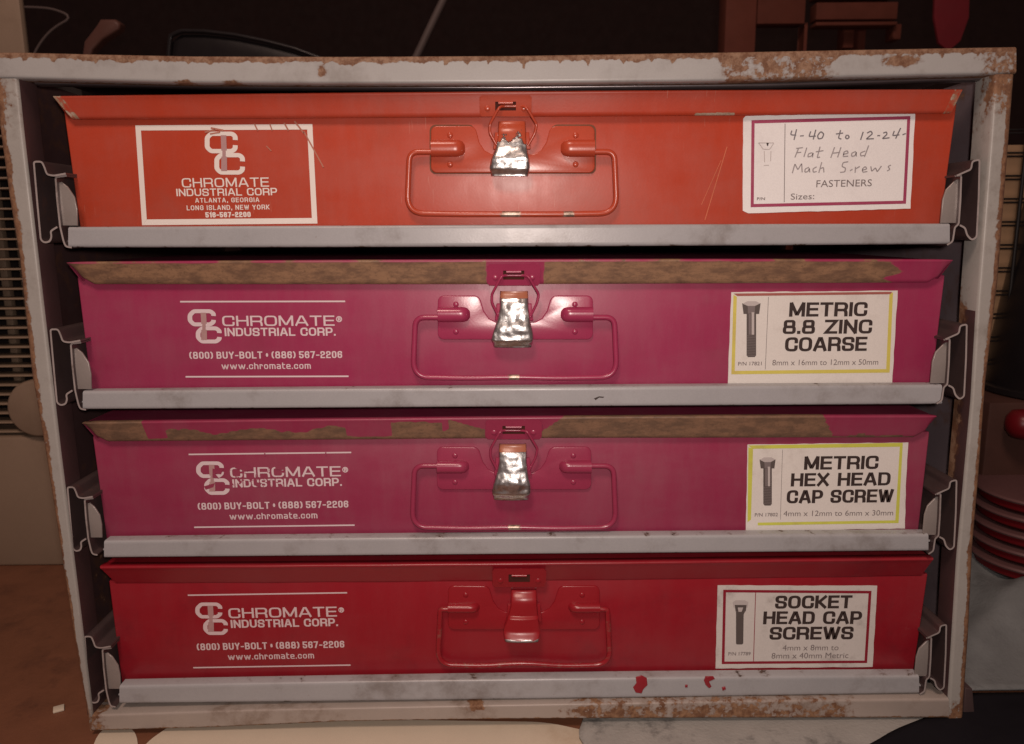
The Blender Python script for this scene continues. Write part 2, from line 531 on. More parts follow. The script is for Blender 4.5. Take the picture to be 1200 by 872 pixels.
# ------------------------------------------------------------------ lettering: squarish strokes
r_ = 0.30
GL = {  # width, list of (closed, [(x, y, rounded?)...])
    'C': (1, [(0, [(1, .70, 0), (1, 1, 1), (0, 1, 1), (0, 0, 1), (1, 0, 1), (1, .30, 0)])]),
    'O': (1.04, [(1, [(0, 1, 1), (1, 1, 1), (1, 0, 1), (0, 0, 1)])]),
    'D': (1, [(1, [(0, 1, 0), (1, 1, 1), (1, 0, 1), (0, 0, 0)])]),
    'H': (1, [(0, [(0, 0, 0), (0, 1, 0)]), (0, [(1, 0, 0), (1, 1, 0)]), (0, [(0, .52, 0), (1, .52, 0)])]),
    'R': (1, [(0, [(0, 0, 0), (0, 1, 0)]), (0, [(0, 1, 0), (1, 1, 1), (1, .44, 1), (0, .44, 0)]), (0, [(.55, .44, 0), (.97, .44, 1), (1, 0, 0)])]),
    'M': (1.22, [(0, [(0, 0, 0), (0, 1, 0)]), (0, [(1, 1, 0), (1, 0, 0)]), (0, [(.04, 1, 0), (.46, .10, 0), (.54, .10, 0), (.96, 1, 0)])]),
    'A': (1.1, [(0, [(0, 0, 0), (.42, 1, 0), (.58, 1, 0), (1, 0, 0)]), (0, [(.15, .28, 0), (.85, .28, 0)])]),
    'T': (.95, [(0, [(0, 1, 0), (1, 1, 0)]), (0, [(.5, 0, 0), (.5, 1, 0)])]),
    'E': (.88, [(0, [(1, 1, 0), (0, 1, 0), (0, 0, 0), (1, 0, 0)]), (0, [(0, .52, 0), (.93, .52, 0)])]),
    'I': (.0, [(0, [(0, 0, 0), (0, 1, 0)])]),
    'N': (1, [(0, [(0, 0, 0), (0, 1, 0)]), (0, [(1, 0, 0), (1, 1, 0)]), (0, [(.03, 1, 0), (.97, 0, 0)])]),
    'U': (1, [(0, [(0, 1, 0), (0, 0, 1), (1, 0, 1), (1, 1, 0)])]),
    'S': (.95, [(0, [(1, .74, 0), (1, 1, 1), (0, 1, 1), (0, .54, 1), (1, .46, 1), (1, 0, 1), (0, 0, 1), (0, .26, 0)])]),
    'L': (.82, [(0, [(0, 1, 0), (0, 0, 0), (1, 0, 0)])]),
    'P': (.95, [(0, [(0, 0, 0), (0, 1, 0)]), (0, [(0, 1, 0), (1, 1, 1), (1, .40, 1), (0, .40, 0)])]),
    'G': (1, [(0, [(1, .72, 0), (1, 1, 1), (0, 1, 1), (0, 0, 1), (1, 0, 1), (1, .48, 0), (.55, .48, 0)])]),
    'K': (.95, [(0, [(0, 0, 0), (0, 1, 0)]), (0, [(1, 1, 0), (.28, .5, 0), (1, 0, 0)]), (0, [(0, .5, 0), (.3, .5, 0)])]),
    'W': (1.5, [(0, [(0, 1, 0), (.22, 0, 0), (.29, 0, 0), (.47, .95, 0), (.53, .95, 0), (.71, 0, 0), (.78, 0, 0), (1, 1, 0)])]),
    'Y': (1, [(0, [(0, 1, 0), (.5, .45, 0), (1, 1, 0)]), (0, [(.5, 0, 0), (.5, .5, 0)])]),
    'B': (.95, [(0, [(0, 0, 0), (0, 1, 0)]), (0, [(0, 1, 0), (.94, 1, .7), (.94, .52, .7), (0, .52, 0)]), (0, [(.4, .52, 0), (1, .52, .7), (1, 0, .7), (0, 0, 0)])]),
    'Z': (.95, [(0, [(0, 1, 0), (1, 1, 0), (0, 0, 0), (1, 0, 0)])]),
    'X': (1, [(0, [(0, 0, 0), (1, 1, 0)]), (0, [(0, 1, 0), (1, 0, 0)])]),
    '0': (.85, [(1, [(0, 1, 1), (1, 1, 1), (1, 0, 1), (0, 0, 1)])]),
    '1': (.35, [(0, [(0, .8, 0), (1, 1, 0), (1, 0, 0)])]),
    '2': (.85, [(0, [(0, .74, 0), (0, 1, 1), (1, 1, 1), (1, .5, 1), (0, .46, 1), (0, 0, 0), (1, 0, 0)])]),
    '4': (.9, [(0, [(.75, 0, 0), (.75, 1, 0)]), (0, [(.72, 1, 0), (0, .28, 0)]), (0, [(0, .28, 0), (1, .28, 0)])]),
    '5': (.85, [(0, [(1, 1, 0), (0, 1, 0), (0, .56, 0), (1, .56, 1), (1, 0, 1), (0, 0, 1), (0, .22, 0)])]),
    '6': (.85, [(0, [(1, .78, 0), (1, 1, 1), (0, 1, 1), (0, 0, 1), (1, 0, 1), (1, .56, .7), (.5, .56, 0)]), (0, [(0, .56, 0), (.55, .56, 0)])]),
    '7': (.85, [(0, [(0, 1, 0), (1, 1, 0), (.35, 0, 0)])]),
    '8': (.95, [(1, [(.07, 1, .45), (.93, 1, .45), (.93, .52, .45), (.07, .52, .45)]), (1, [(0, .50, .55), (1, .50, .55), (1, 0, .55), (0, 0, .55)])]),
    '-': (.5, [(0, [(0, .42, 0), (1, .42, 0)])]),
    '.': (0, [(0, [(0, .0, 0), (0, .05, 0)])]),
    ',': (0.05, [(0, [(1, .1, 0), (0, -.16, 0)])]),
    '(': (.3, [(0, [(1, 1.0, 0), (.3, .9, .3), (0, .68, .3), (0, .32, .3), (.3, .1, .3), (1, 0, 0)])]),
    ')': (.3, [(0, [(0, 1.0, 0), (.7, .9, .3), (1, .68, .3), (1, .32, .3), (.7, .1, .3), (0, 0, 0)])]),
    '*': (.18, [(0, [(.5, .30, 0), (.5, .70, 0)]), (0, [(-.1, .42, 0), (1.1, .42, 0)]), (0, [(-.1, .56, 0), (1.1, .56, 0)])]),
    'c': (.72, [(0, [(1, .52, 0), (1, .72, 1), (0, .72, 1), (0, 0, 1), (1, 0, 1), (1, .22, 0)])]),
    'h': (.75, [(0, [(0, 0, 0), (0, 1, 0)]), (0, [(0, .72, 0), (1, .72, 1), (1, 0, 0)])]),
    'r': (.5, [(0, [(0, 0, 0), (0, .72, 0), (1, .72, 1), (1, .52, 0)])]),
    'o': (.75, [(1, [(0, .72, 1), (1, .72, 1), (1, 0, 1), (0, 0, 1)])]),
    'm': (1.2, [(0, [(0, 0, 0), (0, .72, 0), (1, .72, 1), (1, 0, 0)]), (0, [(.5, 0, 0), (.5, .72, 0)])]),
    'a': (.72, [(0, [(.05, .72, 0), (1, .72, 1), (1, 0, 0)]), (0, [(1, 0, 0), (0, 0, .6), (0, .38, .6), (1, .38, 0)])]),
    't': (.5, [(0, [(.15, 1, 0), (.15, 0, 1), (1, 0, 0)]), (0, [(0, .72, 0), (1, .72, 0)])]),
    'e': (.75, [(0, [(0, .36, 0), (1, .36, 0)]), (0, [(1, .36, 0), (1, .72, .8), (0, .72, .8), (0, 0, .8), (1, 0, 0)])]),
    'w': (1.45, [(0, [(0, .72, 0), (.21, 0, 0), (.29, 0, 0), (.47, .68, 0), (.53, .68, 0), (.71, 0, 0), (.79, 0, 0), (1, .72, 0)])]),
}
LAYER = [0]


def ribbon(pts, closed, w_, hx):
    """2-D ribbon with mitred joints; hx = weight of horizontal strokes relative to upright ones"""
    n = len(pts)
    if closed:
        segs = [(pts[i], pts[(i + 1) % n]) for i in range(n)]
    else:
        segs = [(pts[i], pts[i + 1]) for i in range(n - 1)]
    off = []
    for a, b in segs:
        d = (b - a).normalized()
        wt = w_ * (abs(d.y) + hx * abs(d.x)) / max(1e-6, math.hypot(abs(d.y), abs(d.x)) * (abs(d.y) + abs(d.x)) ** 0) if False else w_ * math.sqrt(d.y * d.y + hx * hx * d.x * d.x)
        off.append((d, Vector((-d.y, d.x)), wt / 2))
    L, R = [], []
    for i in range(n):
        if closed:
            p0, p1 = off[i - 1], off[i]
        else:
            p0 = off[max(0, i - 1)]
            p1 = off[min(len(off) - 1, i)]
        d0, n0, w0 = p0
        d1, n1, w1 = p1
        cr_ = d0.x * d1.y - d0.y * d1.x
        for sgn, out in ((1, L), (-1, R)):
            a = pts[i] + n0 * w0 * sgn
            b = pts[i] + n1 * w1 * sgn
            if abs(cr_) < 0.05:
                q = (a + b) / 2
            else:
                t = ((b.x - a.x) * d1.y - (b.y - a.y) * d1.x) / cr_
                t = max(-1.3 * w_, min(1.3 * w_, t))
                q = a + d0 * t
            out.append(q)
    faces = []
    m_ = n if closed else n - 1
    for i in range(m_):
        j = (i + 1) % n
        faces.append((i, j, n + j, n + i))
    return L + R, faces


class Print:
    """flat print gathered into one mesh, each stroke a hair above the last"""
    def __init__(s):
        s.V, s.F, s.W, s.k = [], [], [], 0

    def add(s, pts3, faces, wear=0.0):
        b = len(s.V)
        s.k += 1
        dy = -0.000006 * (s.k % 12)
        s.V += [Vector(p) + Vector((0, dy, 0)) for p in pts3]
        s.F += [tuple(b + i for i in f) for f in faces]
        s.W += [wear] * len(pts3)

    def stroke(s, pts, closed, w_, fn, hx=1.0, wear=0.0):
        V, F = ribbon(pts, closed, w_, hx)
        s.add([fn(v) for v in V], F, wear)

    def quad(s, pxs, Y, wear=0.0):
        s.add([at(x, y, Y) for x, y in pxs], [tuple(range(len(pxs)))], wear)

    def line(s, a, b, wpx, Y, n=40, wear=None):
        A, B = at(*a, Y), at(*b, Y)
        d = (B - A)
        nn = Vector((-d.z, 0, d.x)).normalized() * (wpx / 2 * SCALE)
        V = []
        for i in range(n + 1):
            p = lerp(A, B, i / n)
            V += [p + nn, p - nn]
        s.add(V, [(2 * i, 2 * i + 1, 2 * i + 3, 2 * i + 2) for i in range(n)], wear or 0)

    def text(s, txt, x0, y0, x1, y1, hpx, Y, stroke, hx=0.85, gap=0.38, space=1.5, wear=0.0, rad=r_):
        """baseline from (x0, y0) to (x1, y1) px; capital height hpx"""
        A, B = at(x0, y0, Y), at(x1, y1, Y)
        H = (at((x0 + x1) / 2, (y0 + y1) / 2 - hpx, Y) - at((x0 + x1) / 2, (y0 + y1) / 2, Y)).length
        t = stroke * H
        tw = (B - A).length
        ux = (B - A) / tw
        uz = Vector((-ux.z, 0, ux.x))
        # natural width with unit letter width k: sum(w)*k + gaps
        sw = sum(GL[c][0] for c in txt if c != ' ')
        ng = 0.0
        for i, c in enumerate(txt):
            if c == ' ':
                ng += space
            elif i < len(txt) - 1 and txt[i + 1] != ' ':
                ng += gap
        nl = sum(1 for c in txt if c != ' ')
        # tw = sw*k + nl*t + ng*H*? ; gaps scale with k as well
        k = (tw - nl * t) / (sw + ng * 0.55)
        g_ = 0.55 * k
        x = 0.0
        for i, c in enumerate(txt):
            if c == ' ':
                x += space * g_
                continue
            gw, strokes = GL[c]
            W_ = gw * k
            for closed, pts in strokes:
                P2 = [Vector((x + t / 2 + px_ * W_, t * hx / 2 + py_ * (H - t * hx))) for px_, py_, _ in pts]
                RR = [rad * H * q[2] for q in pts]
                if not closed:
                    for e0, e1 in ((0, 1), (-1, -2)):
                        d_ = (P2[e0] - P2[e1]).normalized()
                        P2[e0] = P2[e0] + d_ * (t / 2 if abs(d_.x) > .9 else t * hx / 2)
                P2 = rounded([Vector((p.x, p.y)) for p in P2], RR, 4, closed)
                s.stroke(P2, closed, t, lambda v: A + ux * v.x + uz * v.y, hx, wear(x / tw) if callable(wear) else wear)
            x += W_ + t
            if i < len(txt) - 1 and txt[i + 1] != ' ':
                x += gap * g_

    def font(s, txt, x0, y0, x1, y1, hpx, Y, wear=0.0, bold=0.0):
        """Blender's built-in face fitted between two baseline points"""
        cu = bpy.data.curves.new('t', 'FONT')
        cu.body = txt
        cu.resolution_u = 3
        cu.offset = bold
        ob = bpy.data.objects.new('t', cu)
        COL.objects.link(ob)
        bpy.context.view_layer.update()
        me = bpy.data.meshes.new_from_object(ob.evaluated_get(bpy.context.evaluated_depsgraph_get()))
        xs = [v.co.x for v in me.vertices]
        A, B = at(x0, y0, Y), at(x1, y1, Y)
        H = (at((x0 + x1) / 2, y0 - hpx, Y) - at((x0 + x1) / 2, y0, Y)).length
        ux = (B - A)
        uz = Vector((-ux.z, 0, ux.x)).normalized()
        mn, mx = min(xs), max(xs)
        s.add([A + ux * ((v.co.x - mn) / (mx - mn)) + uz * (v.co.y / 0.70 * H) for v in me.vertices], [tuple(p.vertices) for p in me.polygons], wear)
        bpy.data.objects.remove(ob)
        bpy.data.curves.remove(cu)
        bpy.data.meshes.remove(me)

    def build(s, name, mat, parent, label=None):
        me = bpy.data.meshes.new(name)
        me.from_pydata([tuple(v) for v in s.V], [], s.F)
        a = me.attributes.new('wear', 'FLOAT', 'POINT')
        a.data.foreach_set('value', s.W)
        # every face looks towards the room (-Y)
        bm = bmesh.new()
        bm.from_mesh(me)
        for f in bm.faces:
            f.normal_update()
            if f.normal.y > 0:
                f.normal_flip()
        bm.to_mesh(me)
        bm.free()
        return link(name, me, mat, parent, label=label)


SCALE = (at(601, 300, 0.01) - at(600, 300, 0.01)).length

# ------------------------------------------------------------------ the rack
rack = root('storage_rack', at(600, 845, 0.17), 'rusty pale grey steel rack holding the four pull-out trays', 'rack')
rack.location.z = 0


def rail_prof(rows=9, back=0.02, back2=0.012, t=0.10, bevel=0.10):
    p = [(0.0, back2), (0.0, 0.0013), (0.03, 0.0004)]
    p += [(lerp(bevel * .8, 1 - bevel * .8, i / (rows - 1)), 0.0) for i in range(rows)]
    p += [(0.97, 0.0004), (1.0, 0.0013), (1.0, back), (1 - t, back), (1 - t, 0.0022), (t, 0.0022), (t, back2)]
    return p


def w_top(s, v, dy):       # v: 0 = lower edge, 1 = upper edge
    px = s * 1200
    edge = 0.19 + 0.30 * max(0, nz(px * 0.03, 3.1)) + 0.40 * max(0, nz(px * 0.12, 8) - .15)
    a = sm(1 - edge - 0.12, 1 - edge + 0.1, v) * 0.95
    if dy > 0.004:
        a = 0.8
    big = sm(840, 860, px) * (1 - sm(975, 1005, px))
    a = max(a, big * (0.58 + 0.3 * nz(px * .05, v * 2)))
    blot = math.exp(-((px - 1065) / 26) ** 2 - ((v - .55) / .28) ** 2) * .9
    a = max(a, blot)
    a = max(a, math.exp(-((px - 384) / 7) ** 2 - ((v - .45) / .22) ** 2) * .9)
    a = max(a, sm(1130, 1180, px) * 0.55)
    for bx in (222, 278):
        a = max(a, math.exp(-((px - bx) / 12) ** 2 - ((v - .02) / .12) ** 2) * .8)
    return a


TOP_A = [(-9, 92), (20, 92), (100, 94), (220, 97), (400, 98), (600, 98), (850, 95), (1000, 90), (1168, 87), (1191, 86)]
TOP_B = [(-9, 61), (20, 61), (100, 63), (220, 65.5), (400, 66), (600, 65), (850, 61), (1000, 58), (1168, 55), (1191, 54.5)]
strip('top_rail', TOP_A, TOP_B, 0, rail_prof(14, 0.02, 0.010), M['grey'], rack, 400, w_top)


def w_bot(s, v, dy):
    px = 107 + s * 1005
    a = 0.0
    a = max(a, (1 - sm(0.0, 0.16 + 0.22 * abs(nz(px * .05, 1)), v)) * (0.9 - 0.4 * sm(250, 300, 300 - px)))
    a = max(a, sm(620, 700, px) * (1 - sm(960, 1040, px)) * (0.62 + 0.30 * nz(px * .03, v)) * (1 - sm(.55, .95, v) * .35))
    a = max(a, math.exp(-((px - 555) / 14) ** 2) * sm(.3, .9, v) * .8)
    a = max(a, (1 - sm(110, 135, px)) * .6)
    return a


strip('bottom_rail', [(107, 857), (250, 853), (400, 846), (600, 843), (850, 842), (1112, 842)],
      [(108, 838), (300, 832), (600, 826), (900, 821), (1112, 819)], 0, rail_prof(12, 0.016, 0.012), M['grey_low'], rack, 300, w_bot)


def w_left(s, v, dy):      # v: 0 = outer, 1 = inner
    yy = 66 + s * 790
    a = (1 - sm(0.25, 0.52 + 0.3 * nz(yy * .02, 5), v)) * (0.72 + .3 * nz(yy * 0.015, 9))
    a = max(a, (1 - sm(90, 170, yy)) * .55 * (1 - v * .5))
    a = max(a, sm(800, 850, yy) * .6)
    if v < 0.03:
        a = .8
    if dy > 0.004 and v > .5:
        a = 0.15 + 0.4 * max(0, nz(yy * .03, 3))
    return a


PO_L = [(-9, 92), (-3, 150), (8, 230), (20, 300), (35, 440), (50, 523), (83, 732), (102, 838), (105, 857)]
PI_L = [(20, 92), (26, 150), (49, 350), (70, 530), (90, 690), (108, 838), (108, 857)]
post_prof = [(0.0, 0.016), (0.0, 0.003), (0.07, 0.0011), (0.16, 0.0003)] + [(0.25 + .07 * i, 0.0) for i in range(10)] + \
            [(0.95, 0.0005), (1.0, 0.0015), (1.0, 0.016), (0.90, 0.016), (0.90, 0.0028), (0.12, 0.0040), (0.10, 0.016)]
pl_ = strip('corner_post', PO_L, PI_L, 0.0003, post_prof, M['grey_post'], rack, 260, w_left, label='left post with rust down its outer edge')


def w_right(s, v, dy):
    yy = 57 + s * 790
    a = (1 - sm(0.25, 0.52 + 0.25 * nz(yy * .02, 2), v)) * (0.78 + .25 * nz(yy * 0.02, 4))
    a = max(a, (1 - sm(60, 150, yy)) * .65)
    a = max(a, sm(790, 840, yy) * .6)
    if dy > 0.004 and v > .5:
        a = 0.25 + 0.5 * sm(280, 330, yy) * (1 - sm(560, 620, yy)) + .25 * nz(yy * .03, 3)
    return a


PO_R = [(1191, 87), (1186, 150), (1172, 330), (1157, 450), (1149, 560), (1142, 640), (1137, 746), (1130, 845)]
PI_R = [(1166, 87), (1161, 160), (1146, 350), (1139, 470), (1122, 657), (1112, 819), (1111, 845)]
pr_ = strip('corner_post', PO_R, PI_R, 0.0003, post_prof, M['grey_post'], rack, 260, w_right, label='right post with brown rusted outer edge')

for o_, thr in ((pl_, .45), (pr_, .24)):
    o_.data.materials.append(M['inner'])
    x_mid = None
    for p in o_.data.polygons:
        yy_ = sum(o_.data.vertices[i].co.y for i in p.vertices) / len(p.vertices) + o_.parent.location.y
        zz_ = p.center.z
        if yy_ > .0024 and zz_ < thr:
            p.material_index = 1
DEPTH = 0.30


def wall(name, px_front, Y0, Y1, th, mat, parent, wearfn=None, n=30):
    """a sheet standing along a measured front line and running back"""
    a = poly_sample([at(x, y, Y0) for x, y in px_front], n)
    m_ = 12
    V, W_ = [], []
    for i, p in enumerate(a):
        for j in range(m_ + 1):
            V.append(Vector((p.x, lerp(Y0, Y1, j / m_), p.z)))
            W_.append(wearfn(i / n, j / m_) if wearfn else 0.1)
        for j in range(m_, -1, -1):
            V.append(Vector((p.x + th, lerp(Y0, Y1, j / m_), p.z)))
            W_.append(0.3)
    mm = 2 * (m_ + 1)
    Fc = [(i * mm + j, i * mm + (j + 1) % mm, (i + 1) * mm + (j + 1) % mm, (i + 1) * mm + j) for i in range(n) for j in range(mm)]
    Fc += [tuple(range(mm)), tuple(n * mm + j for j in range(mm))]
    return smooth_by_angle(link(name, mesh(name, V, Fc, W_), mat, parent), 40)


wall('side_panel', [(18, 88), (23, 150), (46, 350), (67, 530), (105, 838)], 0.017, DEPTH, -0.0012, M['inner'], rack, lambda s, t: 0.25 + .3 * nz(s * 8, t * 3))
wall('side_panel', [(1168, 84), (1164, 160), (1149, 350), (1142, 470), (1125, 657), (1114, 822)], 0.017, DEPTH, 0.0012, M['inner_lit'], rack, lambda s, t: 0.25 + .35 * nz(s * 9, t * 3, 4))
tl, tr, bl, br = at(18, 80, 0), at(1168, 74, 0), at(107, 848, 0), at(1112, 833, 0)


def slab(name, corners, th, mat, parent, wear=.2):
    V = [Vector(c) for c in corners] + [Vector(c) + Vector(th) for c in corners]
    Fc = [(0, 1, 2, 3), (7, 6, 5, 4), (0, 4, 5, 1), (1, 5, 6, 2), (2, 6, 7, 3), (3, 7, 4, 0)]
    return link(name, mesh(name, V, Fc, [wear] * 8), mat, parent)


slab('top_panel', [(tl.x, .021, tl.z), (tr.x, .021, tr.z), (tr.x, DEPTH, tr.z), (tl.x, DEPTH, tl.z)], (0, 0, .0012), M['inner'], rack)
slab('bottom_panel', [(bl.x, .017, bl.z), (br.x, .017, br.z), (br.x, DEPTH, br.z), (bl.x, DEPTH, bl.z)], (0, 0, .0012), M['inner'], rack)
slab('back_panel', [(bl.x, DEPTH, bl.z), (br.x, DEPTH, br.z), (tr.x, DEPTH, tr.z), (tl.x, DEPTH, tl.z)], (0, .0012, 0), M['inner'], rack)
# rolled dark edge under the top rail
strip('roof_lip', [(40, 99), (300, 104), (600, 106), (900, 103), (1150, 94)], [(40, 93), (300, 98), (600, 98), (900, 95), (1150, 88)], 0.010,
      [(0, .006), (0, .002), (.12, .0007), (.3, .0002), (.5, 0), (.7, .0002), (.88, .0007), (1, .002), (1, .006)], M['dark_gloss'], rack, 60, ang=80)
# foot bracket at the lower right corner
prism('foot_bracket', [(1131, 806), (1140, 808), (1143, 840), (1140, 850), (1128, 850)], 0.006, 0.02, M['channel_in'], rack, 0.0008)

# slide channels bolted to the side panels
CH_L = [(77, 203.5), (63, 206), (55, 204.6), (52, 196), (49, 189.5), (39.5, 189.5), (43.6, 237), (47.7, 281), (52, 284.5), (58.5, 283), (60.5, 277), (59, 271), (67, 266)]
CH_R = [(1121, 206), (1131, 201.5), (1138, 198.5), (1139.5, 189), (1148, 187), (1147, 230), (1144.5, 278), (1139, 281.5), (1133.5, 276), (1131, 267), (1125, 264)]
TL_L = [(39.5, 189.5), (59, 386), (79, 571), (99, 746)]
TL_R = [(1148, 187), (1133, 380), (1121, 562.5), (1109, 732)]
BT_L = [284.5, 475, 646, 824]
BT_R = [281.5, 468, 644.5, 809]


def bent_sheet(name, pxs, Y, depth, th, mat, parent, shift=(0, 0), scale=1.0, org=(0, 0), rnd=0.0012, label=None, flare=0.0):
    P = [at(org[0] + shift[0] + (x - org[0]) * scale, org[1] + shift[1] + (y - org[1]) * scale, Y) for x, y in pxs]
    P = rounded([Vector((p.x, p.z)) for p in P], rnd, 3)
    V2, F2 = ribbon(P, False, th, 1.0)
    n = len(P)
    V, Fc = [], []
    for k, y in enumerate((Y, Y + depth)):
        V += [Vector((v.x, y, v.y)) for v in V2]
    m_ = 2 * n
    loop = list(range(n)) + list(range(2 * n - 1, n - 1, -1))
    for i in range(len(loop)):
        a, b = loop[i], loop[(i + 1) % len(loop)]
        Fc.append((a, b, b + m_, a + m_))
    for f in F2:
        Fc.append(f)
        Fc.append(tuple(i + m_ for i in f))
    W_ = [0.15 + .25 * abs(nz(v.x * 90, v.z * 90)) for v in V]
    o = link(name, mesh(name, V, Fc, W_), mat, parent, label=label)
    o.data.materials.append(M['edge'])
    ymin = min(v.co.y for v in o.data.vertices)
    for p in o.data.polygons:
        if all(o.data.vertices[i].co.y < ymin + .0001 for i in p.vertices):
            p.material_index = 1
    return smooth_by_angle(o, 50)


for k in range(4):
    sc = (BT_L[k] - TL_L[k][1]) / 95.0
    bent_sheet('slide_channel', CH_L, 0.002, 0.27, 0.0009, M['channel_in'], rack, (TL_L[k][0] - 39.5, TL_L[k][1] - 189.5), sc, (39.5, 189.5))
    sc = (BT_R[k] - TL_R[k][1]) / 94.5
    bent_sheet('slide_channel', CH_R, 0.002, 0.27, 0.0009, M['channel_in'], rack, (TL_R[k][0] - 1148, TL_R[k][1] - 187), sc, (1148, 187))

# ------------------------------------------------------------------ trays
TR = [  # left x, right x, top y left / middle / right, bottom y left / middle / right
    (80, 1113, (266, 263.5, 262), (290, 289, 286)),
    (97, 1104, (458.5, 454, 451), (480, 477, 474)),
    (122, 1088, (634, 629, 626), (654, 650, 646)),
    (140, 1077, (804, 796, 792), (825, 820, 813)),
]
GUS_L = [(68, 214), (72, 213), (79, 219), (87, 231), (90, 245), (90.5, 264.5), (68.5, 264.5)]
GUS_R = [(1124, 209), (1119, 212), (1109, 222), (1105, 234), (1102.5, 261.5), (1124, 261.5)]
tray_labels = ['pale grey pull-out tray carrying the orange box', 'pale grey pull-out tray under the box labelled METRIC 8.8 ZINC COARSE',
               'pale grey pull-out tray under the box labelled METRIC HEX HEAD CAP SCREW', 'lowest pale grey pull-out tray, red paint drips on its front edge']
for k, (xl, xr, ty, by) in enumerate(TR):
    base = at((xl + xr) / 2, by[1], 0.1)
    base.z = at(600, by[1], 0.004).z
    t = root('sliding_tray', base, tray_labels[k], 'tray', 'pull-out trays in the rack')

    def w_tray(s, v, dy, k=k):
        px = s * 1000
        a = (1 - sm(0, .16, v)) * (0.35 + .35 * nz(px * .05, k * 3))
        a = max(a, sm(.9, 1, v) * (.2 + .45 * nz(px * .06, k * 3 + 1)))
        return a
    A = [(xl, by[0]), ((xl + xr) / 2, by[1]), (xr, by[2])]
    B = [(xl, ty[0]), ((xl + xr) / 2, ty[1]), (xr, ty[2])]
    # smooth quadratic edges
    def quad_edge(P):
        return [(lerp(P[0][0], P[2][0], i / 20), P[0][1] * (1 - i / 20) * (1 - i / 10) + P[1][1] * 4 * (i / 20) * (1 - i / 20) + P[2][1] * (i / 20) * (i / 10 - 1)) for i in range(21)]
    strip('front_rail', quad_edge(A), quad_edge(B), 0.0036, rail_prof(9, 0.007, 0.012, 0.12, .12), M['grey_tray'], t, 200, w_tray)
    zb = at(600, by[1], 0.004).z + 0.0042
    x0, x1 = at(xl - 3, by[1], .004).x, at(xr + 3, by[1], .004).x
    x0b, x1b = at(xl - 3, ty[0], .012).x, at(xr + 3, ty[2], .012).x
    slab('pan', [(x0, .0062, zb), (x1, .0062, zb), (x1, .28, zb), (x0, .28, zb)], (0, 0, .0009), M['grey_tray'], t)
    sl = (BT_L[k] - TL_L[k][1]) / 95.0
    sr_ = (BT_R[k] - TL_R[k][1]) / 94.5
    shl, shr = (TL_L[k][0] - 39.5, TL_L[k][1] - 189.5), (TL_R[k][0] - 1148, TL_R[k][1] - 187)
    def tp(p, o, sh, sc):
        return (o[0] + sh[0] + (p[0] - o[0]) * sc, o[1] + sh[1] + (p[1] - o[1]) * sc)
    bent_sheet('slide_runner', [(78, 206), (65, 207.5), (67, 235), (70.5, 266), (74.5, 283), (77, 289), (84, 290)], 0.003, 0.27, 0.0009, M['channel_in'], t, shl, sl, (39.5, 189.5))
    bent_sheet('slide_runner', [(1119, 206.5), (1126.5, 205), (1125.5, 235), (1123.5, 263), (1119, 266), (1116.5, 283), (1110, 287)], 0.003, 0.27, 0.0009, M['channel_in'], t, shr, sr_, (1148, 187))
    prism('corner_tab', [tp(p, (39.5, 189.5), shl, sl) for p in GUS_L], 0.0050, 0.0009, M['grey_steel'], t, 0.0003)
    prism('corner_tab', [tp(p, (1148, 187), shr, sr_) for p in GUS_R], 0.0050, 0.0009, M['grey_steel'], t, 0.0003)
    if k == 3:
        for pts in ([(745, 794), (752, 792), (758, 795), (759, 803), (754, 808), (752, 813), (745, 812), (742, 806), (746, 801)],
                    [(827, 793), (836, 793), (838, 796), (831, 799), (834, 805), (831, 807), (827, 803), (825, 798)],
                    [(846, 806), (850, 805), (851, 808), (847, 810)], [(803, 803), (806, 803), (806, 806), (803, 806)]):
            prism('paint_drip', pts, 0.00300, 0.0006, M['red'], t, 0.0003)
    if k == 1:
        prism('pen_mark', [(696, 467), (702, 464.5), (708, 465), (707, 466.3), (702, 466), (698, 469)], 0.0035, 0.00008, M['ink'], t)

# ------------------------------------------------------------------ boxes
YB = 0.0125      # face of the box body
YC = 0.0060      # crest of the lid
BOX = [
    dict(key='orange', crest=[(62, 113), (600, 107.5), (1128, 105)], lip=[(80, 138), (600, 135), (1119, 131)], lipends=(0, 0),
         body=[(75, 136), (1121, 130), (1102, 264), (94, 268)],
         plate=(505, 697, 147.5, 202.5), br=(164, 181), hand=(477, 723, 178, 250, 480), strike=(562, 623, 112, 136), lev=(584, 616, 141, 574, 621, 206), lm='lever0', dip=0),
    dict(key='magenta', crest=[(78, 308), (600, 305), (1117, 305)], lip=[(83, 314), (93, 326), (106, 333), (600, 333), (1092, 331), (1103, 325), (1112, 313)], lipends=(1, 1),
         body=[(91, 333), (1107, 331), (1092, 453), (107, 460)],
         plate=(513, 695, 346.5, 398), br=(359, 375), hand=(484, 723, 372, 442, 487), strike=(571, 633, 309.5, 335), lev=(586, 619, 342, 577, 625, 407), lm='lever1', dip=1),
    dict(key='magenta2', crest=[(96, 496), (600, 490), (1098, 488)], lip=[(101, 502), (110, 513), (122, 519), (600, 515), (1075, 514), (1088, 507), (1094, 495)], lipends=(1, 1),
         body=[(109, 519), (1089, 514), (1076, 628), (125, 636)],
         plate=(512, 693, 524, 574), br=(538, 552), hand=(483, 722, 546, 618, 486), strike=(569, 635, 492, 516), lev=(585, 617, 523, 577, 622, 586), lm='lever1', dip=1),
    dict(key='red', crest=[(117, 665), (600, 661), (1094, 655)], lip=[(130, 690), (600, 687), (1086, 681)], lipends=(0, 0),
         body=[(128, 688), (1087, 680), (1070, 793), (143, 806)],
         plate=(525, 703, 687, 738), br=(704, 715), hand=(513, 715, 714, 779, 516), strike=(577, 640, 666, 690), lev=(599, 629, 695, 590, 633, 748), lm='lever3', dip=-1),
]
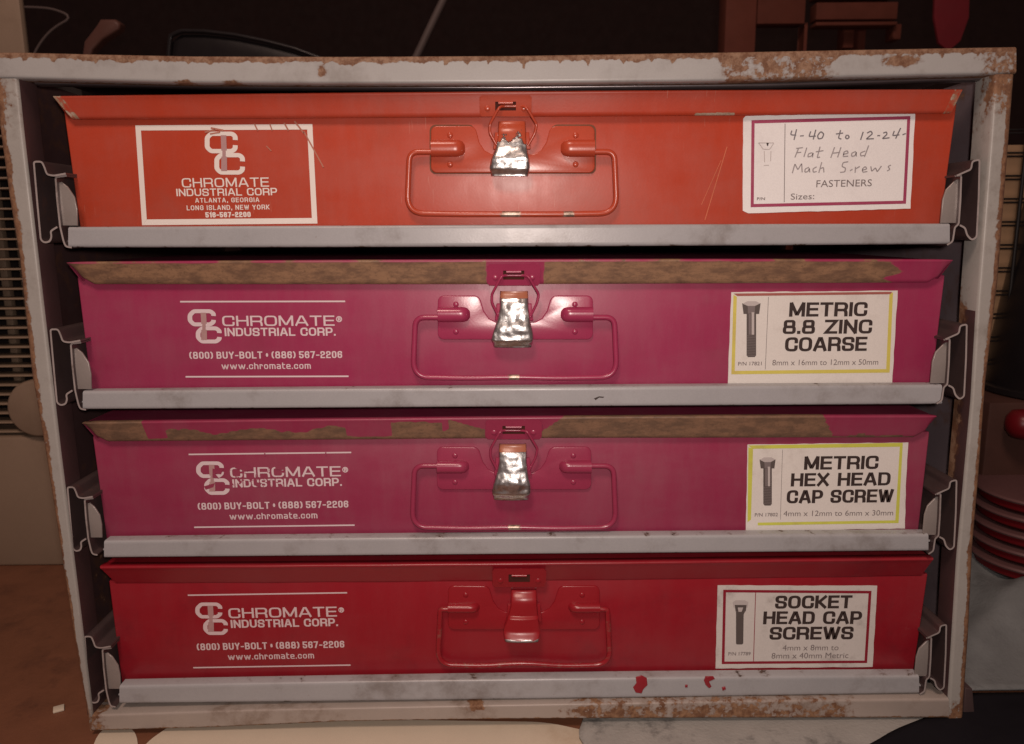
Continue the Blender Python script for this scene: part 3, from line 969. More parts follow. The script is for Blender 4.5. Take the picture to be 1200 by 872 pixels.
box_labels = ['orange metal parts box with a hand-lettered white label, topmost in the rack',
              'magenta metal parts box labelled METRIC 8.8 ZINC COARSE, brown peeled lid edge',
              'dull magenta metal parts box labelled METRIC HEX HEAD CAP SCREW, patchy lid edge',
              'dark red metal parts box labelled SOCKET HEAD CAP SCREWS, lowest in the rack']


def lip_wear(k):
    def f(s, v, dy):        # v 0 = lip bottom, 1 = crest
        px = lerp(BOX[k]['crest'][0][0], BOX[k]['crest'][2][0], s)
        if k == 1:
            a = 1.0
            a = min(a, 1 - sm(1040, 1066, px + 20 * nz(v * 3, 1)) * 1.0)
            a = min(a, 1 - .97 * sm(563, 572, px) * (1 - sm(632, 640, px)))
            if v > .93:
                a = min(a, .40 + .8 * nz(px * .02, 4))
            return a
        if k == 2:
            lo = 0.0
            if px < 566:
                wv = .30 * nz(px * .022, 7) + .12 * nz(px * .1, 2)
                h = 1.3 if px < 166 else .12 + wv * .4 if px < 190 else .50 + wv if px < 402 else .14 + .3 * wv if px < 455 else .82 + .4 * wv if px < 515 else .40 + wv if px < 524 else .95 - .5 * (px - 524) / 40
                lo = 1 - sm(h - .06, h + .06, v)
            elif px < 640 + 18 * (v - .5) * 2:
                lo = 0.0
            elif px < 965 + 18 * (1 - v):
                lo = 1.0
            if px > 965 and v < .3 * max(0, nz(px * .03, 2)) + .08:
                lo = .6
            return lo
        if k == 0:
            a = 0.0
            if 815 < px < 865:
                a = max(a, (1 - sm(0.02, .14 + .06 * nz(px * .2, 3), v)) * .95)
            if px < 72 or px > 1118:
                a = max(a, .5 + .3 * nz(px * .2, v * 3))
            return a
        return 0.0
    return f


def seg_line(p):
    """quadratic through three points"""
    if len(p) != 3:
        return p
    return [(lerp(p[0][0], p[2][0], i / 24), p[0][1] * (1 - i / 24) * (1 - i / 12) + p[1][1] * 4 * (i / 24) * (1 - i / 24) + p[2][1] * (i / 24) * (i / 12 - 1)) for i in range(25)]


rivet_me = None


def dome(name, c, r, h, mat, parent, seg=10, rings=4):
    V, Fc = [], []
    for i in range(rings):
        a = i / rings * math.pi / 2
        for j in range(seg):
            b = 2 * math.pi * j / seg
            V.append(Vector((c.x + r * math.cos(a) * math.cos(b), c.y - h * math.sin(a), c.z + r * math.cos(a) * math.sin(b))))
    V.append(Vector((c.x, c.y - h, c.z)))
    for i in range(rings - 1):
        for j in range(seg):
            l = (j + 1) % seg
            Fc.append((i * seg + j, i * seg + l, (i + 1) * seg + l, (i + 1) * seg + j))
    for j in range(seg):
        Fc.append(((rings - 1) * seg + j, (rings - 1) * seg + (j + 1) % seg, rings * seg))
    return link(name, mesh(name, V, Fc), mat, parent, smooth=True)


roots = []
for k, B in enumerate(BOX):
    base = at(600, B['body'][3][1], 0.14)
    zb = at(600, TR[k][3][1], 0.004).z + 0.0055
    base.z = zb
    rt = root('parts_box', base, box_labels[k], 'metal box', 'metal parts boxes in the rack')
    roots.append(rt)
    paintm, hw = M[B['key']], M[B['key'] + '_hw']
    # --- body: front panel measured, running back 0.26 m, slightly eased edges
    c = B['body']
    TLb, TRb, BRb, BLb = [at(x, y, YB) for x, y in (c[0], c[1], c[2], c[3])]
    TLb.z += .004
    TRb.z += .004
    BRb.z = BLb.z = zb
    V = [TLb, TRb, BRb, BLb] + [v + Vector((0, .262, 0)) for v in (TLb, TRb, BRb, BLb)]
    bm = bmesh.new()
    vv = [bm.verts.new(v) for v in V]
    for f in ((0, 1, 2, 3), (7, 6, 5, 4), (0, 4, 5, 1), (1, 5, 6, 2), (2, 6, 7, 3), (3, 7, 4, 0)):
        bm.faces.new([vv[i] for i in f])
    bmesh.ops.recalc_face_normals(bm, faces=bm.faces)
    bmesh.ops.bevel(bm, geom=list(bm.edges), offset=0.0009, segments=3, profile=0.5, affect='EDGES')
    me = bpy.data.meshes.new('body')
    bm.to_mesh(me)
    bm.free()
    smooth_by_angle(link('body', me, paintm, rt), 30)
    # --- lid: top sheet and side flaps in one mesh, front flap swept
    cl, cr_ = at(*B['crest'][0], YC), at(*B['crest'][2], YC)
    V = [cl, cr_, cr_ + Vector((0, .272, 0)), cl + Vector((0, .272, 0))]
    V = [v - Vector((0, -.0008, .0004)) for v in V]
    ex = 0.0042
    dn = 0.0095
    V2 = V + [V[0] + Vector((ex, .004, -dn)), V[1] + Vector((-ex, .004, -dn)), V[2] + Vector((-ex, -.004, -dn)), V[3] + Vector((ex, -.004, -dn))]
    V2 += [V[0] + Vector((.0016, .001, -.0012)), V[1] + Vector((-.0016, .001, -.0012)), V[2] + Vector((-.0016, -.001, -.0012)), V[3] + Vector((.0016, -.001, -.0012))]
    V2 += [V2[i] + Vector((.0011 if i in (4, 7) else -.0011, 0, 0)) for i in (4, 5, 6, 7)]
    # sheets: top 0-3, skirts (left, right, back) 0-3 to 4-7, inner skin 12-15 up to 8-11, underside 8-11
    Fc = [(0, 1, 2, 3), (8, 9, 10, 11), (3, 0, 4, 7), (1, 2, 6, 5), (2, 3, 7, 6), (7, 4, 12, 15), (5, 6, 14, 13), (15, 12, 8, 11), (13, 14, 10, 9), (6, 7, 15, 14), (0, 1, 9, 8), (14, 15, 11, 10)]
    lid = link('lid', mesh('lid', V2, Fc, [0.0] * 16), paintm, rt)
    crest, lip = seg_line(B['crest']), seg_line(B['lip'])
    n = 500
    a = poly_sample([at(x, y, YC) for x, y in lip], n)
    b = poly_sample([at(x, y, YC) for x, y in crest], n)
    if B['lipends'][0]:
        # keep the flap ends square with the crest: sample both edges by x
        xs0, xs1 = b[0].x, b[-1].x
        P = [at(x, y, YC) for x, y in lip]
        a = []
        for i in range(n + 1):
            x = lerp(P[0].x, P[-1].x, i / n)
            j = 0
            while j < len(P) - 2 and x > P[j + 1].x:
                j += 1
            tt = (x - P[j].x) / (P[j + 1].x - P[j].x)
            a.append(lerp(P[j], P[j + 1], tt))
    prof = [(0.0, .0048), (-.02, .0040), (0.02, .0034)] + [(i / 12, .0032 * (1 - i / 12)) for i in range(1, 11)] + [(.90, .0003), (.94, .00012), (.975, .0001), (1.005, .0003), (1.03, .0008), (1.04, .0014), (1.04, .0035), (.9, .0045), (.5, .0052)]
    if k == 3:
        prof = [(0.0, .0085), (-.01, .0072), (0.02, .0063)] + [(i / 12, .0064 * (1 - i / 12)) for i in range(1, 11)] + [(.90, .0005), (.94, .00015), (.975, .0001), (1.005, .0003), (1.03, .0008), (1.04, .0014), (1.04, .0055), (.9, .0075), (.5, .0080)]
    wf = lip_wear(k)
    Vs, Ws = [], []
    m_ = len(prof)
    for i in range(n + 1):
        for (v, dy) in prof:
            p = lerp(a[i], b[i], v)
            p.y += dy + (0.00025 * nz(p.x * 30, k) if dy > 0 else 0)
            Vs.append(p)
            Ws.append(wf(i / n, v, dy))
    Fs = [(i * m_ + j, i * m_ + (j + 1) % m_, (i + 1) * m_ + (j + 1) % m_, (i + 1) * m_ + j) for i in range(n) for j in range(m_)]
    Fs += [tuple(range(m_)), tuple(n * m_ + j for j in range(m_))]
    smooth_by_angle(link('front_lip', mesh('front_lip', Vs, Fs, Ws), paintm, rt,
                         label=[None, 'front lip with paint peeled to brown', 'front lip with paint peeled in patches', None][k]), 50)

    # --- handle plate
    x0, x1, y0, y1 = B['plate']
    lx0, lx1, ly0, bx0, bx1, ly1 = B['lev']
    cx = (lx0 + lx1) / 2
    cxb = (bx0 + bx1) / 2
    YP = YB - 0.0016
    w0 = (x1 - x0)
    nl, nr = x0 + w0 * .28, x1 - w0 * .28
    hgt = y1 - y0

    def arc(cx_, cy_, rx, ry, a0, a1, n_=5):
        return [(cx_ + rx * math.cos(math.radians(a0 + (a1 - a0) * i / n_)), cy_ - ry * math.sin(math.radians(a0 + (a1 - a0) * i / n_))) for i in range(n_ + 1)]
    out = arc(x0 + 7, y0 + 7, 7, 7, 180, 90) + arc(nl - 9, y0 + 9, 9, 9, 90, 20) + \
        [(nl + 3, y0 + hgt * .35), (nl + 9, y0 + hgt * .52), (nl + 17, y0 + hgt * .60)] + \
        [(nr - 17, y0 + hgt * .60), (nr - 9, y0 + hgt * .52), (nr - 3, y0 + hgt * .35)] + \
        arc(nr + 9, y0 + 9, 9, 9, 160, 90) + arc(x1 - 7, y0 + 7, 7, 7, 90, 0) + arc(x1 - 7, y1 - 7, 7, 7, 0, -90) + arc(x0 + 7, y1 - 7, 7, 7, -90, -180)
    if k == 0:
        oc = ((x0 + x1) / 2, (y0 + y1) / 2)
        grime = prism('grime_line', [(px_ + (1.5 if px_ > oc[0] else -1.5) + .5 * nz(px_ * .4, py_ * .4), py_ + (1.5 if py_ > oc[1] else -1.6) + .5 * nz(px_ * .3, py_, 4)) for px_, py_ in out], YB - .0002, .0003, flat('brown_grime', (.17, .065, .035), .7, .4), rt)
    plate = prism('handle_plate', out, YP, 0.0014, hw, rt, 0.0005)
    b0, b1 = B['br']
    hl, hr, ht, hb, hlt = B['hand']
    for sgn, xa, xb in ((-1, x0 + 0.5, x0 + w0 * .21), (1, x1 - .5, x1 - w0 * .21)):
        A_, B_ = at(xa, (b0 + b1) / 2 + 1.5, YP), at(xb, (b0 + b1) / 2 + 1.5, YP)
        R_ = (b1 - b0) / 2 * SCALE * 1.12
        V, Fc = [], []
        N, K = 12, 10
        for i in range(N + 1):
            t_ = i / N
            p = lerp(A_, B_, t_)
            rr = math.sqrt(max(0.0, 1 - max(0, (t_ - .72) / .28) ** 2))
            for j in range(K + 1):
                an = math.pi * j / K
                # squarish hump
                cc, ss = math.cos(an), math.sin(an)
                q = (abs(cc) ** 3 + abs(ss) ** 3) ** (-1 / 3)
                V.append(Vector((p.x, p.y - ss * q * .0046 * rr + .0003, p.z + cc * q * R_ * (.35 + .65 * rr))))
        for i in range(N):
            for j in range(K):
                Fc.append((i * (K + 1) + j, i * (K + 1) + j + 1, (i + 1) * (K + 1) + j + 1, (i + 1) * (K + 1) + j))
        Fc.append(tuple(range(K + 1)))
        smooth_by_angle(link('handle_bracket', mesh('handle_bracket', V, Fc), hw, plate), 42)
        for yy in (y0 + hgt * .20, y1 - hgt * .18):
            dome('rivet', at((xa * .45 + xb * .55), yy, YP), 0.0016, 0.0007, hw, plate)
    # --- handle wire
    R = 0.00150
    YH = YP - 0.0019
    dipy = {0: 0.0, 1: 3.0, -1: -5.0}[B['dip']]
    H = [at(x0 + 4, ht, YH), at(x0 - 4, ht, YH), at(hlt, ht, YH), at(hl, hb, YH), at(cx - 60, hb + 1, YH)]
    mid = []
    for i in range(9):
        t_ = i / 8
        mid.append(at(lerp(cx - 50, cx + 50, t_), hb + 1 + (dipy if dipy > 0 else 0) * 0 - abs(dipy) * .5 * math.sin(math.pi * t_) ** 2 * (1 if dipy < 0 else .6), YH))
    H2 = [at(cx + 60, hb + 1, YH), at(hr, hb, YH), at(hr - (hlt - hl) * .7 - 1, ht, YH), at(x1 + 4, ht, YH), at(x1 - 4, ht, YH)]
    path = H + mid + H2
    rad = [0, .0005, .0095, .0095, 0] + [0] * 9 + [0, .0095, .0095, .0005, 0]
    path = rounded(path, rad, 8)
    wf2 = (lambda s: .95 * math.exp(-((s - .5) / (.035 if k == 0 else .018)) ** 2) + (.8 * math.exp(-((s - .66) / .02) ** 2) if k == 0 else 0)) if k < 3 else (lambda s: .3)
    # the wire is resampled so that the worn spot is fine
    path = poly_sample(path, 160)
    tube('handle', path, R, hw, rt, 12, wearfn=wf2)
    # --- strike plate on the lid, with its slot
    sx0, sx1, sy0, sy1 = B['strike']
    YS = YC + (0.0003 if k != 3 else 0.0006)
    gx = [sx0, sx0 + 2.5, lerp(sx0, sx1, .30), lerp(sx0, sx1, .70), sx1 - 2.5, sx1]
    gy = [sy0, lerp(sy0, sy1, .30), lerp(sy0, sy1, .72), sy1]
    bm = bmesh.new()
    G_ = {}
    for i, x in enumerate(gx):
        for j, y in enumerate(gy):
            yy = y
            if i in (0, 5):
                yy = y + (2.5 if j == 0 else -3.0 if j == 3 else 0)
            G_[i, j] = bm.verts.new(at(x, yy, YS) + Vector((0, -.0002 + .0030 * (j / 3), 0)))
    for i in range(5):
        for j in range(3):
            if (i, j) != (2, 1):
                bm.faces.new((G_[i, j], G_[i + 1, j], G_[i + 1, j + 1], G_[i, j + 1]))
    ex_ = bmesh.ops.extrude_face_region(bm, geom=list(bm.faces))
    for v_ in ex_['geom']:
        if isinstance(v_, bmesh.types.BMVert):
            v_.co.y -= .0009
    bmesh.ops.recalc_face_normals(bm, faces=bm.faces)
    me = bpy.data.meshes.new('latch_strike')
    bm.to_mesh(me)
    bm.free()
    strike = smooth_by_angle(link('latch_strike', me, hw, rt), 30)
    me.update()
    for f_ in (.15, .85):
        dome('rivet', at(lerp(sx0, sx1, f_), lerp(sy0, sy1, .60), YS + .0008), 0.0017, 0.0006, hw, strike)
    pr = Print()
    pr.add([at(gx[2], gy[1], YS) + Vector((0, .0004, 0)), at(gx[3], gy[1], YS) + Vector((0, .0004, 0)), at(gx[3], gy[2], YS) + Vector((0, .0014, 0)), at(gx[2], gy[2], YS) + Vector((0, .0014, 0))], [(0, 1, 2, 3)])
    pr.build('slot', M['slot'], strike)
    # hook bridging the slot
    tube('hook', [at(lerp(sx0, sx1, .36), lerp(sy0, sy1, .36), YS + .0002), at(lerp(sx0, sx1, .64), lerp(sy0, sy1, .36), YS + .0002)], .0008, hw, strike, 8)
    # --- latch bail wire
    if k != 3:
        wp = [at(cx - 11, sy0 + (sy1 - sy0) * .52, YS + .0012), at(cx - 15, sy0 + (sy1 - sy0) * .58, YS - .0010), at(cx - 26, sy1 + 10, YP - .0030), at(cx - 26, sy1 + 20, YP - .003),
              at(cx - 18, ly0 + (ly1 - ly0) * .45, YP - .0022)]
        wq = [at(cx + 11, sy0 + (sy1 - sy0) * .52, YS + .0012), at(cx + 17, sy0 + (sy1 - sy0) * .58, YS - .0010), at(cx + 29, sy1 + 10, YP - .0030), at(cx + 27, sy1 + 20, YP - .003),
              at(cx + 19, ly0 + (ly1 - ly0) * .45, YP - .0022)]
        tube('latch_wire', rounded(list(reversed(wp)) + wq, 0.0014, 4), 0.00072, hw, rt, 8)
    # --- lever
    lw0, lw1 = lx0, lx1
    Lf = [(lx0, ly0), (lx0 - .5, ly0 + (ly1 - ly0) * .3), (lerp(lx0, bx0, .35), ly0 + (ly1 - ly0) * .5), (lerp(lx0, bx0, .85), ly0 + (ly1 - ly0) * .72), (bx0 + (0 if k != 1 else -1), ly0 + (ly1 - ly0) * .85), (bx0 + 2, ly1)]
    Rt = [(lx1, ly0), (lx1 + .5, ly0 + (ly1 - ly0) * .3), (lerp(lx1, bx1, .35), ly0 + (ly1 - ly0) * .5), (lerp(lx1, bx1, .85), ly0 + (ly1 - ly0) * .72), (bx1, ly0 + (ly1 - ly0) * .85), (bx1 - 2, ly1)]
    lp = [(0.0, .0036), (0.0, .0012), (.03, .0004), (.09, 0), (.2, -.0002), (.35, -.0005), (.5, -.0006), (.65, -.0005), (.8, -.0002), (.91, 0), (.97, .0004), (1, .0012), (1, .0036), (.94, .0036), (.94, .0014), (.06, .0014), (.06, .0036)]

    def ldy(s, v, k=k):
        a_ = .0034 * math.exp(-((s - 0) / .12) ** 2)
        if k == 3:
            return a_ + (-.0016 if s > .5 else 0) * sm(.5, .55, s) - .0028 * sm(.80, 1, s)
        return a_ - .0022 * sm(.45, .72, s) + .0010 * math.sin(s * 9) * .4 + (.0022 * sm(.86, 1.0, s))

    def lw(s, v, dy, k=k):
        if k == 0:
            return (sm(.06, .14, s) * (.42 + .6 * sm(.25, .6, s))) * (.75 if v < .1 or v > .9 else 1)
        if k in (1, 2):
            return sm(.10, .14, s) * (.85 - .28 * math.exp(-((s - .55) / .12) ** 2) * (k == 1))
        return .56 * sm(.90, .97, s)
    strip('latch_lever', Lf, Rt, YP - 0.0046, lp, M[B['lm']], rt, 60, lw, dys=ldy, ang=35,
          label=['lever with its orange paint chipped to bare metal', 'bare shiny metal lever', 'bare shiny metal lever', 'lever still painted red, bare at its lower lip'][k])
    # pivot block behind the lever top
    prism('latch_pivot', [(lx0 - 4, ly0 + 14), (lx1 + 4, ly0 + 14), (lx1 + 6, ly0 + 34), (lx0 - 6, ly0 + 34)], YP - .0022, .0022, hw, rt, .0004)

# ------------------------------------------------------------------ print and labels on the boxes
YT = YB - 0.00012
YL = YB - 0.00032        # face of a sticker
YI = YL - 0.00008        # ink on a sticker


def ring(pr, pts, wpx, Y, wear=0.0):
    """frame line along a closed px outline"""
    P = [at(x, y, Y) for x, y in pts]
    P2 = [Vector((p.x, p.z)) for p in P]
    pr.stroke(P2, True, wpx * SCALE, lambda v: Vector((v.x, Y, v.y)), 1.0, wear)


def blot(pr, bl, cx_, cy_, w_, h_, Y, th=5.2):
    """two interlocked C shapes with a bolt through both"""
    def cee(ax, ay, bx, by):
        P = [(bx, lerp(ay, by, .36)), (bx, ay + 3), (bx - 3.5, ay), (ax + 4.5, ay), (ax, ay + 4.5), (ax, by - 4.5), (ax + 4.5, by), (bx - 3.5, by), (bx, by - 3), (bx, lerp(ay, by, .66))]
        P2 = [at(x, y, Y) for x, y in P]
        P2 = rounded([Vector((p.x, p.z)) for p in P2], .0009, 3)
        pr.stroke(P2, False, th * SCALE, lambda v: Vector((v.x, Y, v.y)), 0.85)
    hh = h_ / 2
    cee(cx_ - w_ * .5 + th / 2, cy_ - hh + th / 2, cx_ + w_ * .26, cy_ - th * .42)
    cee(cx_ - w_ * .26 + th / 2, cy_ + th * .42, cx_ + w_ * .5 - th / 2, cy_ + hh - th / 2)
    x = cx_ - w_ * .02
    bl.quad([(x - 4, cy_ - hh + 4.5), (x + 2.5, cy_ - hh + 4.5), (x + 3.2, cy_ - 3), (x - 3.2, cy_ - 3)], Y - .0001)
    bl.quad([(x - 2, cy_ - 3), (x + 2, cy_ - 3), (x + 2, cy_ + 4), (x - 2, cy_ + 4)], Y - .00011)
    bl.quad([(x - 3.2, cy_ + 4), (x + 3.4, cy_ + 4), (x + 3.6, cy_ + hh - 4.5), (x - 3.4, cy_ + hh - 4.5)], Y - .0001)


# orange box: framed print
pr, bl = Print(), Print()
fr = [(161, 149), (369, 147.5), (370.5, 260), (168, 262)]
# frame as four bars
pr.quad([(158.5, 147), (366, 145.5), (366.5, 151.8), (164.5, 153)], YT)
pr.quad([(158.5, 147), (165.2, 153), (172.0, 257), (166.5, 264)], YT - .00002)
pr.quad([(366, 145.5), (372, 262), (365.5, 256), (360, 152)], YT - .00003)
pr.quad([(166.5, 264), (172, 257.2), (365.8, 255.5), (372, 262)], YT - .00001)
blot(pr, bl, 263.5, 179.5, 47, 51, YT, 5.6)
pr.text('CHROMATE', 213.5, 219.8, 315.5, 218.8, 10.8, YT, .17, .75)
pr.text('INDUSTRIAL CORP', 207, 230, 325, 228.8, 8.6, YT, .19, .8, space=1.7)
pr.text('ATLANTA, GEORGIA', 229, 237.6, 304, 236.8, 5.4, YT, .19, .8, space=2.3, gap=.7)
pr.text('LONG ISLAND, NEW YORK', 219, 246.5, 316, 245.4, 5.6, YT, .19, .8, space=2.3, gap=.7)
pr.text('516-567-2200', 241, 255, 294, 254.4, 6.2, YT, .26, .8, gap=.5)
o = pr.build('company_print', M['print0'], roots[0])
bl.build('bolt_mark', M['boltgrey'], o)
# scratches in the print and the paint
SCR = flat('scratch_orange', (0.42, 0.17, 0.12), 0.5)
SCR2 = flat('scratch_pale_orange', (0.58, 0.17, 0.09), 0.4)
for a, b, w_ in (((298, 145), (302, 153), 1.6), ((316, 145), (319, 153), 1.5), ((333, 144), (338, 153), 1.8), ((345, 142), (356, 156), 1.8), ((356, 154), (379, 196), 1.6), ((312, 171), (318, 177), 1.2),
                 ((247, 150), (262, 153), 2.0), ((240, 155), (252, 152), 1.8), ((246, 157), (258, 155), 1.6)):
    pr = Print()
    pr.line(a, b, w_, YT - .0002, 4)
    pr.build('scratch', SCR, roots[0])
for a, b, w_ in (((852, 172), (826, 258), .9), ((845, 188), (822, 240), .6), ((950, 112), (951, 121), .8)):
    pr = Print()
    pr.line(a, b, w_, YT - .0001, 12)
    pr.build('scratch', SCR2, roots[0])

# the three other prints share a layout: reference corner and scale
for k, (ox, oy, sc, tel) in {1: (212, 353, 1.0, '(800) BUY-BOLT * (886) 567-2206'), 2: (222, 532, .985, '(800) BUY-BOLT * (888) 567-2206'), 3: (221, 697, .965, '(800) BUY-BOLT * (888) 567-2206')}.items():
    pr, bl = Print(), Print()
    tilt = {1: -.0, 2: -.010, 3: -.013}[k]

    def q(x, y):
        return (ox + (x - 212) * sc + (y - 353) * .062, oy + (y - 353) * (sc if k == 1 else (.97 if k == 2 else .965)) + (x - 212) * tilt)
    wr = (lambda s: .42 if s < .45 else .1) if k == 2 else .0
    for (xa, xb), (ya, yb) in (((211, 404.5), (353.6, 353.2)), ((212, 403), (441.6, 441))):
        A_, B_ = q(xa, ya), q(xb, yb)
        pr.line(A_, B_, 1.9, YT, 30, .1)
    cx_, cy_ = q(238, 382.5)
    blot(pr, bl, cx_, cy_, 40 * sc, 41 * sc, YT, 5.5)
    def T(txt, xa, ya, xb, yb, h, st, **kw):
        A_, B_ = q(xa, ya), q(xb, yb)
        pr.text(txt, A_[0], A_[1], B_[0], B_[1], h * sc, YT, st, **kw)
    T('CHROMATE', 259, 382.2, 390.5, 381.8, 12, .20, hx=.7, wear=wr, gap=.3)
    T('INDUSTRIAL CORP.', 261, 394, 391, 393.4, 9.6, .22, hx=.8, space=1.7, gap=.34, wear=wr)
    T(tel, 218, 420.6, 397, 419.6, 8.2, .21, hx=.8, space=1.7, gap=.5, wear=.05)
    T('www.chromate.com', 255, 432.8, 359.5, 432.2, 7.4, .17, hx=.85, gap=.5, rad=.22)
    # registered mark
    c3 = at(*q(396, 374), YT)
    cir = [Vector((c3.x + 3.1 * SCALE * math.cos(a * math.pi / 7), c3.z + 3.1 * SCALE * math.sin(a * math.pi / 7))) for a in range(14)]
    pr.stroke(cir, True, 1.1 * SCALE, lambda v: Vector((v.x, YT, v.y)))
    A_ = q(394.6, 376)
    B_ = q(397.8, 376)
    pr.text('R', A_[0], A_[1], B_[0], B_[1], 4.0, YT, .28)
    o = pr.build('company_print', M['print%d' % k], roots[k])
    bl.build('bolt_mark', M['boltgrey'], o)
# wear marks crossing the plum box's print
pr = Print()
for pts in ([(249, 549), (256, 551), (262, 549), (259, 556), (252, 555), (257, 561), (249, 560)], [(272, 543), (290, 546), (296, 550), (288, 552), (276, 549)],
            [(322, 545), (333, 546), (334, 551), (323, 550)], [(239, 570), (252, 566), (250, 571), (241, 574)], [(300, 565), (306, 566), (305, 571), (300, 570)], [(311, 531), (309.5, 531), (309.5, 534.5), (311, 534.5)],
            [(381, 530), (382.5, 530), (382.5, 534), (381, 534)]):
    pr = Print()
    pr.quad(pts, YT - .00016)
    pr.build('worn_patch', M['magenta2'], roots[2])
# small bare chips along box rims
LABEL_T = 0.0002


def sticker(k, pts, mat, label):
    """paper label with slightly uneven edges"""
    out = []
    n = len(pts)
    for i in range(n):
        a, b = pts[i], pts[(i + 1) % n]
        m_ = max(2, int(math.hypot(b[0] - a[0], b[1] - a[1]) / 9))
        for j in range(m_):
            t_ = j / m_
            j_ = 0 if j == 0 else 1
            out.append((lerp(a[0], b[0], t_) + j_ * random.uniform(-.35, .35), lerp(a[1], b[1], t_) + j_ * random.uniform(-.35, .35)))
    return prism('content_label', out, YL, LABEL_T, mat, roots[k], 0.0, label=label, smooth=False)


def screw(parent, x, ytop, ybot, w_, hw_, hh, tone=0):
    """halftone picture of a hex bolt on the label"""
    pl, pm, pd = Print(), Print(), Print()
    # head
    pd.quad([(x - hw_, ytop + 2.5), (x + hw_, ytop + 2.5), (x + hw_ * .85, ytop + hh), (x - hw_ * .85, ytop + hh)], YI)
    pl.quad([(x - hw_ * .95, ytop + 3), (x - hw_ * .45, ytop), (x + hw_ * .5, ytop), (x + hw_ * .97, ytop + 2.6), (x + hw_ * .4, ytop + 5.5), (x - hw_ * .4, ytop + 5.5)], YI - .00003)
    pm.quad([(x - hw_ * .4, ytop + 5.5), (x + hw_ * .4, ytop + 5.5), (x + hw_ * .36, ytop + hh - .5), (x - hw_ * .36, ytop + hh - .5)], YI - .00003)
    # shank
    pd.quad([(x - w_, ytop + hh), (x + w_, ytop + hh), (x + w_, ybot - 2), (x + w_ * .7, ybot), (x - w_ * .7, ybot), (x - w_, ybot - 2)], YI)
    ym = lerp(ytop + hh, ybot, .48)
    pm.quad([(x - w_ * .55, ytop + hh), (x - w_ * .1, ytop + hh), (x - w_ * .1, ym), (x - w_ * .55, ym)], YI - .00003)
    pl.quad([(x + w_ * .05, ytop + hh - 2), (x + w_ * .6, ytop + hh - 2), (x + w_ * .6, ym), (x + w_ * .05, ym)], YI - .00003)
    y = ym + 1
    while y < ybot - 1.5:
        pm.quad([(x - w_ * .9, y), (x + w_ * .9, y + .5), (x + w_ * .9, y + 1.1), (x - w_ * .9, y + .6)], YI - .00004)
        y += 1.9
    pd.build('screw_picture', M['ink_dark'], parent)
    pm.build('screw_picture_midtone', M['ink_grey'], parent)
    pl.build('screw_picture_highlight', M['ink_light'], parent)


M['ink_dark'] = flat('dark_grey_ink', (0.10, 0.085, 0.08), 0.5, 0.2, dirtamt=0)

